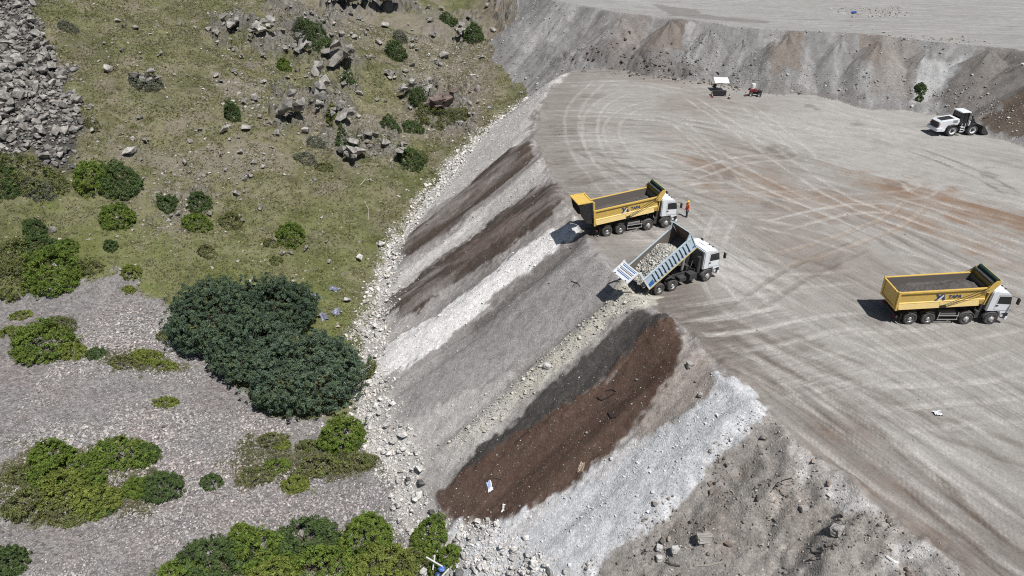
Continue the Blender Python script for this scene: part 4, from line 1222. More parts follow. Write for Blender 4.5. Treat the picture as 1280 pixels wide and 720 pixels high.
BUSHES = [
    # scree patch, lower left
    (60, 585, 46, 42, GRN, 'round green bush at the top of the big left bush patch on the scree'),
    (78, 605, 80, 36, GRN, 'wide green bush in the middle of the big left bush patch'),
    (150, 580, 84, 32, GRN, 'long low green bush reaching right from the big left bush patch'),
    (182, 577, 26, 28, DRK, 'dark leafy bush at the right tip of the long low bush'),
    (72, 628, 58, 42, YEL, 'yellowish green bush below the middle of the big left bush patch'),
    (112, 608, 34, 26, GRN, 'small round green bush beside the bare gravel of the left patch'),
    (115, 642, 58, 34, YEL, 'yellow green bush at the lower right of the left patch, dark on its right'),
    (128, 642, 26, 22, DRK, 'dark green bush at the lower right corner of the left patch'),
    (25, 602, 42, 20, OLV, 'low olive scrub at the left edge on the scree'),
    (35, 645, 60, 36, OLV, 'olive scrub at the lower left of the left bush patch'),
    (80, 652, 60, 24, OLV, 'dry olive scrub along the foot of the left bush patch'),
    (170, 618, 36, 22, GRN, 'small bright green bush left of the twiggy bush'),
    (200, 622, 46, 34, DRK, 'twiggy half bare dark bush standing alone at the end of the left patch'),
    (263, 609, 24, 16, DRK, 'small dark green bush alone on bare scree'),
    (8, 715, 40, 36, DRK, 'dark bush cut by the lower left corner'),
    # upper left scree
    (50, 445, 76, 44, GRN, 'large leafy green bush alone on the upper scree at left'),
    (85, 447, 40, 20, YEL, 'yellow green low bush at the right foot of the large leafy scree bush'),
    (70, 418, 40, 22, OLV, 'grey green twiggy bush behind the large leafy scree bush'),
    (15, 420, 34, 12, YEL, 'low yellow green tuft left of the large leafy scree bush'),
    (118, 447, 20, 13, DRK, 'small bluish dark bush on gravel right of the large leafy bush'),
    (25, 398, 26, 9, YEL, 'thin yellowish tuft on the gravel under the left thicket'),
    (180, 452, 40, 16, YEL, 'low yellow flowering bush on the scree between thicket and dark trees'),
    (205, 460, 26, 10, YEL, 'small yellow tuft on scree just left of the dark trees'),
    (155, 458, 40, 14, OLV, 'dry olive tuft left of the yellow flowering scree bush'),
    (206, 507, 28, 10, YEL, 'pair of small yellow green cushions alone in the middle of the scree'),
    (205, 424, 20, 10, OLV, 'small olive tuft on scree near the left edge of the dark trees'),
    # thicket at left, grass edge
    (20, 335, 60, 32, OLV, 'broad olive thicket bush at the left edge below the grass'),
    (60, 358, 70, 44, GRN, 'green thicket bush overhanging the top of the scree at left'),
    (12, 368, 50, 36, OLV, 'brownish green thicket bush at the left edge above the scree'),
    (45, 318, 50, 24, DRK, 'dark green thicket bush in the middle of the left thicket'),
    (80, 315, 26, 16, GRN, 'small green bush at the upper right of the left thicket'),
    (42, 295, 22, 20, DRK, 'small dark upright bush in the grass above the left thicket'),
    (110, 340, 36, 14, OLV, 'low olive bush in grass right of the left thicket'),
    (163, 347, 22, 14, YEL, 'yellow green bush on the grass corner above the scree'),
    (160, 366, 14, 8, YEL, 'tiny bright yellow tuft at the corner of the scree'),
    # foot of the upper-left talus
    (30, 232, 90, 28, OLV, 'long grey green shrub belt below the talus at the left edge'),
    (5, 240, 30, 26, DRK, 'dark shrub at the left edge under the talus'),
    (115, 238, 44, 36, GRN, 'bright green bush at the foot of the talus, left half of a pair'),
    (145, 240, 48, 34, DRK, 'dark green bush at the foot of the talus, right half of a pair'),
    (45, 245, 40, 16, GRY, 'low grey green bush below the shrub belt at left'),
    (145, 282, 38, 28, GRN, 'round green bush alone in the middle of the grass'),
    (208, 260, 20, 18, DRK, 'dark bush at the left end of the stony mound in the grass'),
    (248, 260, 24, 20, DRK, 'dark bush at the right end of the stony mound in the grass'),
    (245, 286, 36, 20, GRN, 'green bush just below the stony mound in the grass'),
    (287, 284, 26, 16, OLV, 'olive bush right of the stony mound'),
    (363, 305, 30, 26, GRN, 'bright green bush with pale stones at its foot, above the dark trees'),
    (338, 308, 16, 10, OLV, 'tiny olive bush left of the bright green bush with pale stones'),
    (137, 312, 14, 12, DRK, 'tiny dark bush in the grass below the lone round bush'),
    (258, 320, 20, 12, OLV, 'small olive shrub in the grass above the dark trees'),
    (345, 330, 14, 9, OLV, 'tiny olive shrub right above the dark trees'),
    # hillside
    (290, 150, 16, 30, DRK, 'tall narrow dark bush on the upper hillside'),
    (183, 112, 36, 20, GRY, 'grey dry bush alone on the upper left grass'),
    (355, 88, 16, 14, GRN, 'small bright green bush between the upper outcrops'),
    (390, 55, 40, 26, DRK, 'dark spreading bush between the uppermost outcrops'),
    (378, 40, 26, 20, GRY, 'grey green bush above the dark spreading bush of the uppermost outcrops'),
    (434, 100, 18, 16, DRK, 'dark bush at the foot of the big rounded outcrop'),
    (495, 74, 22, 26, DRK, 'dark conical bush right of the rounded outcrop on the hillside'),
    (500, 52, 16, 16, GRY, 'grey bush above the dark conical bush'),
    (522, 130, 20, 34, DRK, 'tall dark bush squeezed between two pale boulders'),
    (513, 208, 28, 24, DRK, 'dark round bush at the grass edge next to the dump slope'),
    (435, 190, 26, 20, DRK, 'dark green bush below the wedge outcrop'),
    (395, 184, 20, 14, GRY, 'grey bush left of the dark green bush below the outcrops'),
    (382, 203, 24, 14, GRY, 'faded grey bush on the lower middle hillside'),
    (405, 213, 20, 10, OLV, 'olive tuft above the flat tilted slab'),
    (414, 145, 14, 12, YEL, 'small yellow green bush in the shadow of the largest outcrop'),
    (560, 28, 18, 16, DRK, 'dark bush near the hilltop close to the gully'),
    (592, 48, 22, 24, DRK, 'dark bush right of the pale slab near the gully'),
    (545, 160, 50, 20, OLV, 'olive scrub around the foot of the pinkish outcrop'),
    (516, 165, 24, 18, DRK, 'dark shrub left below the pinkish outcrop'),
    (487, 155, 20, 14, DRK, 'dark shrub in the outcrops left of the pinkish outcrop'),
    (527, 203, 14, 16, OLV, 'small olive bush right of the dark round bush by the dump'),
    (575, 150, 22, 20, OLV, 'olive bush right of the pinkish outcrop by the gully'),
    (84, 38, 20, 12, GRY, 'small grey shrub right of the talus top'),
    (115, 160, 16, 10, OLV, 'small olive shrub on the right edge of the talus'),
    # near the toe
    (427, 560, 54, 52, GRN, 'bright round bush beside the stone band, below the dark trees'),
    (462, 470, 14, 26, OLV, 'narrow olive shrub between the dark trees and the pale boulders'),
    (340, 556, 40, 16, OLV, 'low olive bush on the left of the meadow patch'),
    (320, 602, 44, 18, OLV, 'dry bush at the lower left of the meadow patch'),
    (368, 612, 34, 18, YEL, 'yellow green bush at the lower edge of the meadow patch'),
    (400, 590, 60, 22, OLV, 'low spreading olive bush in the middle of the meadow patch'),
    (440, 585, 54, 22, OLV, 'low spreading olive bush at the right of the meadow patch'),
    (352, 560, 20, 9, YEL, 'bright yellow tuft at the top of the meadow patch'),
    (345, 588, 30, 14, GRN, 'small green bush at the left end of the meadow patch'),
    (385, 563, 34, 14, OLV, 'low dry bush near the top of the meadow patch'),
    # bottom thicket
    (300, 680, 34, 26, GRN, 'upright green bush at the top left of the bottom thicket'),
    (262, 715, 90, 42, DRK, 'dark green bush at the left of the bottom thicket'),
    (320, 708, 80, 44, GRN, 'green bush in the left middle of the bottom thicket'),
    (380, 690, 74, 40, DRK, 'bluish green bush rising from the middle of the bottom thicket'),
    (455, 690, 64, 42, GRN, 'bright domed bush at the top right of the bottom thicket'),
    (536, 688, 46, 32, GRN, 'rounded bright bush at the right end of the bottom thicket, next to white rubble'),
    (400, 725, 90, 38, GRN, 'yellowish green bush at the bottom edge of the thicket'),
    (480, 722, 90, 34, YEL, 'leafy bush at the bottom edge near the white posts'),
    (555, 712, 40, 26, GRN, 'low bush around the white posts at the bottom edge'),
    (225, 728, 60, 26, GRN, 'bush at the bottom edge, left tip of the thicket'),
    (340, 735, 70, 30, YEL, 'yellowish bush cut by the bottom edge, left of middle of the thicket'),
    (515, 712, 50, 22, OLV, 'olive scrub behind the white posts'),
    # bench
    (1152, 116, 11, 12, DRK, 'dark green bush growing alone on the bench face near the loader'),
    (1150, 126, 7, 6, DRK, 'tiny dark bush just below the lone bush on the bench face'),
]
for bdef in BUSHES:
    px, py, wpx, hpx, base, lab = bdef
    y2 = min(py, 728)
    wpx = wpx * (.88 if wpx > 30 else 1)
    bush(px, y2, wpx, hpx, base, lab, dens=0.55 if base in (OLV, GRY) else 1.05, tip=None if base in (DRK, GRY) else TIP, stems=True)

# --- grass tufts: stuff ------------------------------------------------------
def tufts(name, x, y, hgt, base, label, k=1.15, blades=5, wide=.05):
    n = len(x); z = gz(x, y)
    b = alb(*base, k)
    dry = (0.5 + 0.5 * np.clip(1.6 * fbm(x / 4, y / 4, 3, 501), -1, 1))[:, None]
    cc = (b[None] * (1 - dry) + alb(142, 136, 108, k)[None] * dry) * np.clip(1 + RNG.normal(0, .2, (n, 1)), .5, 1.6)
    V_, C_ = [], []
    for kx in range(blades):
        a = RNG.random(n) * 2 * PI; ln = hgt * (0.6 + 0.8 * RNG.random(n)); lean = 0.35 + 0.5 * RNG.random(n)
        bx, by = x + .08 * RNG.normal(size=n), y + .08 * RNG.normal(size=n)
        tx, ty = bx + np.cos(a) * ln * lean, by + np.sin(a) * ln * lean
        wx, wy = -np.sin(a) * wide, np.cos(a) * wide
        zb = z - .02; zt = z + ln * .8
        V_.append(np.stack([np.stack([bx - wx, by - wy, zb], 1), np.stack([bx + wx, by + wy, zb], 1), np.stack([tx, ty, zt], 1)], 1).reshape(-1, 3))
        C_.append(np.repeat(cc, 3, axis=0))
    V_ = np.concatenate(V_); C_ = np.clip(np.concatenate(C_), .01, .6)
    o = link(name, np_mesh(name, V_, np.arange(len(V_)).reshape(-1, 3), C_), MAT_LEAF)
    return tag(o, label, 'grass', kind='stuff')


gw = nat * (1 - scree) * (1 - talus) * (1 - .7 * gully) * (0.25 + 0.75 * sstep(-.25, .2, fbm(X / 2.2, Y / 2.2, 3, 505))) * (D1 > 6)
x, y = scatter((-95, 6, 55, 150), 15, gw)
tufts('grass_tufts', x, y, 0.20, (124, 128, 82), 'dry tufted grass over the hillside')
mw = np.zeros(len(X))
for i, p in enumerate(MEADOW): mw = np.maximum(mw, mask(p, .8, 1.1, 195 + i, False))
x, y = scatter((-45, 6, 24, 72), 34, mw * nat * 0.8)
tufts('meadow_grass', x, y, 0.34, (106, 112, 72), 'tall weedy grass between the bushes on the scree', blades=5, wide=.03)
# ------------------------------------------------------------------ mesh collector
class MB:
    def __init__(self):
        self.v = []; self.f = []

    def add(self, vs_, fs_):
        o = len(self.v); self.v += [tuple(p) for p in vs_]; self.f += [[i + o for i in q] for q in fs_]
        return self

    def box(self, x0, x1, y0, y1, z0, z1):
        v = [(x0, y0, z0), (x1, y0, z0), (x1, y1, z0), (x0, y1, z0), (x0, y0, z1), (x1, y0, z1), (x1, y1, z1), (x0, y1, z1)]
        return self.add(v, [(0, 3, 2, 1), (4, 5, 6, 7), (0, 1, 5, 4), (1, 2, 6, 5), (2, 3, 7, 6), (3, 0, 4, 7)])

    def hexa(self, a, b):
        """solid between two quads (4 points each, same winding)"""
        return self.add(list(a) + list(b), [(3, 2, 1, 0), (4, 5, 6, 7), (0, 1, 5, 4), (1, 2, 6, 5), (2, 3, 7, 6), (3, 0, 4, 7)])

    def prism(self, prof, y0, y1):
        """xz outline extruded across the vehicle"""
        n = len(prof)
        v = [(x, y0, z) for x, z in prof] + [(x, y1, z) for x, z in prof]
        f = [tuple(range(n)), tuple(range(2 * n - 1, n - 1, -1))]
        f += [(i, i + n, (i + 1) % n + n, (i + 1) % n) for i in range(n)]
        return self.add(v, f)

    def prismx(self, prof, x0, x1):
        """yz outline extruded along the vehicle"""
        n = len(prof)
        v = [(x0, y, z) for y, z in prof] + [(x1, y, z) for y, z in prof]
        f = [tuple(range(n - 1, -1, -1)), tuple(range(n, 2 * n))]
        f += [((i + 1) % n, (i + 1) % n + n, i + n, i) for i in range(n)]
        return self.add(v, f)

    def bar(self, p0, p1, r, n=6):
        p0 = Vector(p0); p1 = Vector(p1); d = (p1 - p0).normalized()
        a = d.cross(Vector((0, 0, 1)) if abs(d.z) < .9 else Vector((1, 0, 0))).normalized(); b = d.cross(a)
        v = []
        for p in (p0, p1):
            for k in range(n):
                t = 2 * PI * k / n
                v.append(p + (a * math.cos(t) + b * math.sin(t)) * r)
        f = [(k, (k + 1) % n, (k + 1) % n + n, k + n) for k in range(n)] + [tuple(range(n - 1, -1, -1)), tuple(range(n, 2 * n))]
        return self.add(v, f)

    def path(self, pts, r, n=6):
        for a, b in zip(pts[:-1], pts[1:]): self.bar(a, b, r, n)
        return self

    def lathe(self, prof, cx, cz, n=24, sgn=1):
        """(radius, y) profile turned about the y axis"""
        m = len(prof); v = []
        for k in range(n):
            t = 2 * PI * k / n
            for r, y in prof: v.append((cx + r * math.cos(t), y, cz + r * math.sin(t)))
        f = []
        for k in range(n):
            for i in range(m - 1):
                a, b = k * m + i, k * m + i + 1
                c, d = ((k + 1) % n) * m + i + 1, ((k + 1) % n) * m + i
                f.append((a, b, c, d) if sgn > 0 else (d, c, b, a))
        return self.add(v, f)

    def arch(self, cx, cz, r, t, y0, y1, a0=10, a1=170, n=10):
        """mudguard: part of a thick ring"""
        v = []; f = []
        for k in range(n + 1):
            a = R(a0 + (a1 - a0) * k / n)
            for rr in (r, r + t):
                for y in (y0, y1): v.append((cx + rr * math.cos(a), y, cz + rr * math.sin(a)))
        for k in range(n):
            i = 4 * k; j = i + 4
            f += [(i, i + 1, j + 1, j), (i + 2, j + 2, j + 3, i + 3), (i, j, j + 2, i + 2), (i + 1, i + 3, j + 3, j + 1)]
        f += [(0, 2, 3, 1), (4 * n, 4 * n + 1, 4 * n + 3, 4 * n + 2)]
        return self.add(v, f)

    def build(self, name, mat, parent=None, bevel=0.0, smooth=False):
        me = bpy.data.meshes.new(name)
        me.from_pydata(self.v, [], self.f); me.update()
        bm = bmesh.new(); bm.from_mesh(me)
        bmesh.ops.recalc_face_normals(bm, faces=bm.faces[:])
        if bevel:
            ed = [e for e in bm.edges if len(e.link_faces) == 2 and e.calc_face_angle(0) > 0.5]
            bmesh.ops.bevel(bm, geom=ed, offset=bevel, segments=2, affect='EDGES', clamp_overlap=True)
        if smooth:
            for q in bm.faces: q.smooth = True
        bm.to_mesh(me); bm.free()
        o = link(name, me, mat, parent)
        return o


M = dict(
    yellow=paint('yellow_paint', (0.74, 0.49, 0.085), .45, dirt=.22, dirtcol=(.36, .30, .22)),
    yellow_pale=paint('pale_yellow_paint', (0.70, 0.52, 0.20), .45, dirt=.16, dirtcol=(.4, .34, .26)),
    white=paint('white_paint', (0.78, 0.81, 0.84), .3, dirt=.08, dirtcol=(.45, .42, .38)),
    blue_pale=paint('pale_blue_paint', (0.50, 0.63, 0.72), .4, dirt=.18, dirtcol=(.42, .40, .36)),
    navy=paint('navy_paint', (0.02, 0.05, 0.16), .4, dirt=.06),
    blue=paint('blue_paint', (0.03, 0.14, 0.42), .4, dirt=.05),
    black=paint('black_plastic', (0.015, 0.015, 0.017), .6, dirt=.05),
    chassis=paint('dusty_chassis', (0.035, 0.035, 0.037), .7, dirt=.14, dirtcol=(.16, .145, .13)),
    grey=paint('grey_plastic', (0.12, 0.12, 0.125), .6, dirt=.14),
    rail=paint('alloy_rail', (0.42, 0.42, 0.41), .45, .3, dirt=.12),
    tyre=paint('dusty_rubber', (0.045, 0.045, 0.047), .9, dirt=.30, spec=.2, dirtcol=(.19, .175, .16)),
    rim=paint('rim_paint', (0.52, 0.52, 0.51), .4, .2, dirt=.14),
    glass=paint('dark_glass', (0.012, 0.014, 0.016), .08, dirt=.02, spec=.6),
    steel=paint('worn_steel', (0.19, 0.175, 0.16), .6, .2, dirt=.2, dirtcol=(.22, .17, .14)),
    rust=paint('rusty_steel', (0.13, 0.075, 0.06), .7, .1, dirt=.3, dirtcol=(.24, .19, .16)),
    tarp=paint('green_tarp', (0.012, 0.05, 0.038), .6, dirt=.05),
    tarpgrey=paint('grey_tarp', (0.05, 0.052, 0.055), .6, dirt=.1),
    lamp=paint('lamp_lens', (0.6, 0.62, 0.64), .15, dirt=.03),
    red=paint('red_paint', (0.22, 0.012, 0.02), .5, dirt=.06),
    orange=paint('orange_fabric', (0.85, 0.12, 0.03), .8, dirt=.03),
    hiyellow=paint('helmet_yellow', (0.85, 0.55, 0.03), .4, dirt=.03),
    denim=paint('blue_denim', (0.035, 0.06, 0.13), .9, dirt=.08),
    skin=paint('skin', (0.38, 0.21, 0.14), .6, dirt=.02),
    canvas=paint('white_canvas', (0.80, 0.80, 0.79), .8, dirt=.05, dirtcol=(.6, .58, .55)),
    concrete=paint('old_concrete', (0.36, 0.34, 0.32), .9, dirt=.3, dirtcol=(.24, .22, .2), dscale=6),
    concrete_white=paint('pale_concrete', (0.52, 0.51, 0.50), .9, dirt=.25, dirtcol=(.34, .31, .28), dscale=6),
    plastic=paint('white_plastic', (0.78, 0.78, 0.79), .5, dirt=.06),
    bluebag=paint('blue_plastic', (0.07, 0.15, 0.48), .4, dirt=.06),
    timber=paint('dark_timber', (0.05, 0.04, 0.033), .9, dirt=.2),
    palewood=paint('bleached_wood', (0.46, 0.42, 0.36), .9, dirt=.2),
)


def text_mesh(s, size, name, mat, parent, loc, rot, shear=0.0, offset=0.02):
    cu = bpy.data.curves.new(name, 'FONT'); cu.body = s; cu.size = size; cu.shear = shear; cu.offset = offset; cu.extrude = 0.004
    cu.align_x = 'LEFT'
    tmp = bpy.data.objects.new(name, cu); C.objects.link(tmp)
    dg = bpy.context.evaluated_depsgraph_get()
    me = bpy.data.meshes.new_from_object(tmp.evaluated_get(dg))
    bpy.data.objects.remove(tmp); bpy.data.curves.remove(cu)
    o = link(name, me, mat, parent); o.location = loc; o.rotation_euler = rot
    return o


# ------------------------------------------------------------------ wheels
def wheel(parent, x, side, r=0.53, w=0.30, dual=False, front=False, z=None):
    """tyre with its rim; side is +1 left, -1 right"""
    z = r if z is None else z
    yo = 1.235 * side
    t = MB()
    prof = [(r * .50, 0), (r * .56, -.012), (r * .84, .012), (r * .95, -.005), (r, -.05), (r, -w + .05), (r * .95, -w), (r * .58, -w)]
    t.lathe([(a, yo + b * side) for a, b in prof], x, z, 28, 1)
    for k in range(28):                                     # tread blocks
        a = 2 * PI * k / 28
        t.bar((x + (r + .004) * math.cos(a), yo - side * .05, z + (r + .004) * math.sin(a)), (x + (r + .004) * math.cos(a + .06), yo - side * (w - .05), z + (r + .004) * math.sin(a + .06)), .018, 4)
    if dual:
        t.lathe([(a, yo + side * (b - w - .04)) for a, b in prof], x, z, 20, 1)
    o = t.build('wheel', M['tyre'], parent, smooth=False)
    q = MB()
    if front:
        rp = [(r * .54, -.01), (r * .5, -.035), (r * .42, -.03), (r * .34, .02), (r * .2, .035), (r * .17, .07), (.0001, .075)]
    else:
        rp = [(r * .54, -.008), (r * .5, -.04), (r * .46, -.19), (r * .3, -.2), (r * .25, -.05), (r * .2, -.02), (.0001, -.015)]
    q.lathe([(a, yo + b * side) for a, b in rp], x, z, 24, 1)
    rim = q.build('rim', M['rim'], o)
    n = MB()
    for k in range(10):
        a = 2 * PI * k / 10
        y_ = yo + side * (-.022 if front else -.19)
        n.bar((x + r * .42 * math.cos(a), y_ - side * .03, z + r * .42 * math.sin(a)), (x + r * .42 * math.cos(a), y_ + side * .008, z + r * .42 * math.sin(a)), .035, 6)
    n.build('wheel_nut_ring', M['black'], o)
    return o


# ------------------------------------------------------------------ cab
def build_cab(t, c0, white, roofhatch=False):
    """cab whose back wall is at x = c0"""
    L = 1.75
    prof = [(c0, 1.22), (c0 + 1.02, 1.22), (c0 + 1.18, .95), (c0 + 1.24, .60), (c0 + L, .52), (c0 + L + .06, 1.25),
            (c0 + L + .02, 1.62), (c0 + L - .22, 2.62), (c0 + L - .55, 2.95), (c0 + .25, 3.08), (c0, 3.0)]
    cab = MB().prism(prof, -1.2, 1.2).build('cab', white, t, bevel=.07)
    for s in (-1, 1):
        y = 1.204 * s
        g = MB().prism([(c0 + .62, 1.95), (c0 + L - .06, 1.88), (c0 + L - .22, 2.58), (c0 + .62, 2.60)], y, y + .006 * s)
        g.build('side_window', M['glass'], cab)
        d = MB()
        y2 = 1.203 * s
        for p, q in (((c0 + .54, 1.4), (c0 + .54, 2.68)), ((c0 + L - .12, 1.25), (c0 + L - .06, 1.85)), ((c0 + .54, 2.68), (c0 + L - .3, 2.68)), ((c0 + .54, 1.4), (c0 + L - .14, 1.3))):
            d.bar((p[0], y2, p[1]), (q[0], y2, q[1]), .012, 4)
        door = d.build('door_seam', M['grey'], cab)
        MB().box(c0 + .58, c0 + .76, min(y, y + .03 * s), max(y, y + .03 * s), 1.72, 1.82).build('door_handle', M['black'], cab)
        for zz0 in (.64, .98):
            MB().box(c0 + 1.3, c0 + 1.66, min(1.205 * s, 1.225 * s), max(1.205 * s, 1.225 * s), zz0, zz0 + .09).build('cab_step', M['black'], cab)
        mir = MB().bar((c0 + L - .2, 1.18 * s, 2.62), (c0 + L + .17, 1.5 * s, 2.62), .022).bar((c0 + L + .17, 1.5 * s, 2.62), (c0 + L + .17, 1.5 * s, 2.3), .022)
        mir.box(c0 + L + .11, c0 + L + .25, min(1.38 * s, 1.6 * s), max(1.38 * s, 1.6 * s), 2.08, 2.56)
        mir.build('mirror', M['black'], cab, bevel=.02)
        MB().box(c0 + L + .0, c0 + L + .09, min(.78 * s, 1.12 * s), max(.78 * s, 1.12 * s), .8, 1.0).build('headlight', M['lamp'], cab, bevel=.02)
        MB().box(c0 + L - .28, c0 + L + .02, min(1.19 * s, 1.235 * s), max(1.19 * s, 1.235 * s), .78, 1.1).build('corner_lamp', M['black'], cab)
    ws = MB()
    a, b = Vector((c0 + L + .012, 0, 1.72)), Vector((c0 + L - .21, 0, 2.6))
    nrm = Vector((.97, 0, .24))
    q0 = [a + Vector((0, -1.06, 0)), a + Vector((0, 1.06, 0)), b + Vector((0, .98, 0)), b + Vector((0, -.98, 0))]
    ws.hexa([p + nrm * .01 for p in q0], [p + nrm * .03 for p in q0]).build('windscreen', M['glass'], cab)
    gr = MB()
    for k in range(4): gr.box(c0 + L + .03, c0 + L + .08, -.72, .72, 1.08 + .12 * k, 1.15 + .12 * k)
    gr.build('grille', M['black'], cab)
    MB().box(c0 + L - .12, c0 + L + .16, -1.2, 1.2, .42, .74).build('bumper', white, cab, bevel=.05)
    lm = MB()
    for y in (-.7, -.25, .25, .7): lm.box(c0 + L - .62, c0 + L - .5, y - .05, y + .05, 2.95, 3.01)
    lm.build('roof_lamp', M['black'], cab)
    if roofhatch:
        MB().box(c0 + .55, c0 + 1.1, -.32, .32, 3.05, 3.1).build('roof_hatch', M['white'], cab, bevel=.015)
    MB().box(c0 - .06, c0 - .005, -1.02, 1.02, 1.35, 2.85).build('cab_back_panel', M['grey'], cab)
    for s in (-1, 1):
        MB().arch(c0 + .58, .53, .60, .03, min(.92 * s, 1.24 * s), max(.92 * s, 1.24 * s), 25, 170).build('front_fender', M['grey'], cab)
    return cab


def build_chassis(t, xf, axles):
    ch = MB()
    for s in (-.42, .42): ch.box(-1.0, xf, s - .045, s + .045, .72, 1.02)
    for x in np.arange(-.9, xf - .5, 1.0): ch.box(x - .06, x + .06, -.42, .42, .76, .96)
    for x in axles:
        ch.bar((x, -1.0, .53), (x, 1.0, .53), .09, 8)
        ch.box(x - .22, x + .22, -.22, .22, .36, .72)
    ch.bar((.0, 0, .56), (xf - 1.6, 0, .75), .06, 8)
    ch.box(-1.12, -1.0, -1.15, 1.15, .55, .75)
    return ch.build('chassis', M['chassis'], t)


# ------------------------------------------------------------------ tipping body
def gravel(w, l, z0, amp, bmat, label, base, x0=0.0, seed=3, hfun=None, rocks=None, name='gravel_load'):
    """heaped load inside the body, lying in the body's own frame"""
    nx, ny = int(l / .07), int(w / .07)
    gx = np.linspace(x0, x0 + l, nx); gy = np.linspace(-w / 2, w / 2, ny)
    XX, YY = np.meshgrid(gx, gy)
    h = z0 + amp * fbm(XX / 1.1 + seed, YY / .8, 3, seed) + .035 * fbm(XX / .16, YY / .16, 2, seed + 1)
    if hfun is not None: h = h + hfun(XX, YY)
    cols = np.clip(alb(*base, 1.1)[None] * (1 + .2 * fbm(XX / .3, YY / .3, 3, seed + 2).ravel()[:, None]), .01, .7)
    i = np.arange(nx * ny).reshape(ny, nx)
    q = np.stack([i[:-1, :-1], i[:-1, 1:], i[1:, 1:], i[1:, :-1]], -1).reshape(-1, 4)
    V_ = np.stack([XX.ravel(), YY.ravel(), h.ravel()], 1)
    o = link(name, np_mesh(name, V_, q, cols, False), MAT_STONE)
    o.matrix_world = bmat
    tag(o, label, 'load', kind=None)
    if rocks:
        n, lo, hi, rb = rocks
        k = RNG.integers(0, nx * ny, n); s = sizes(n, lo, hi, 1.6)
        rk = link('loose_stones', stones_mesh('loose_stones', XX.ravel()[k], YY.ravel()[k], h.ravel()[k] + s * .15, s, greys(n, rb, .18)), MAT_STONE, o)
        rk['kind'] = 'stuff'
    return o


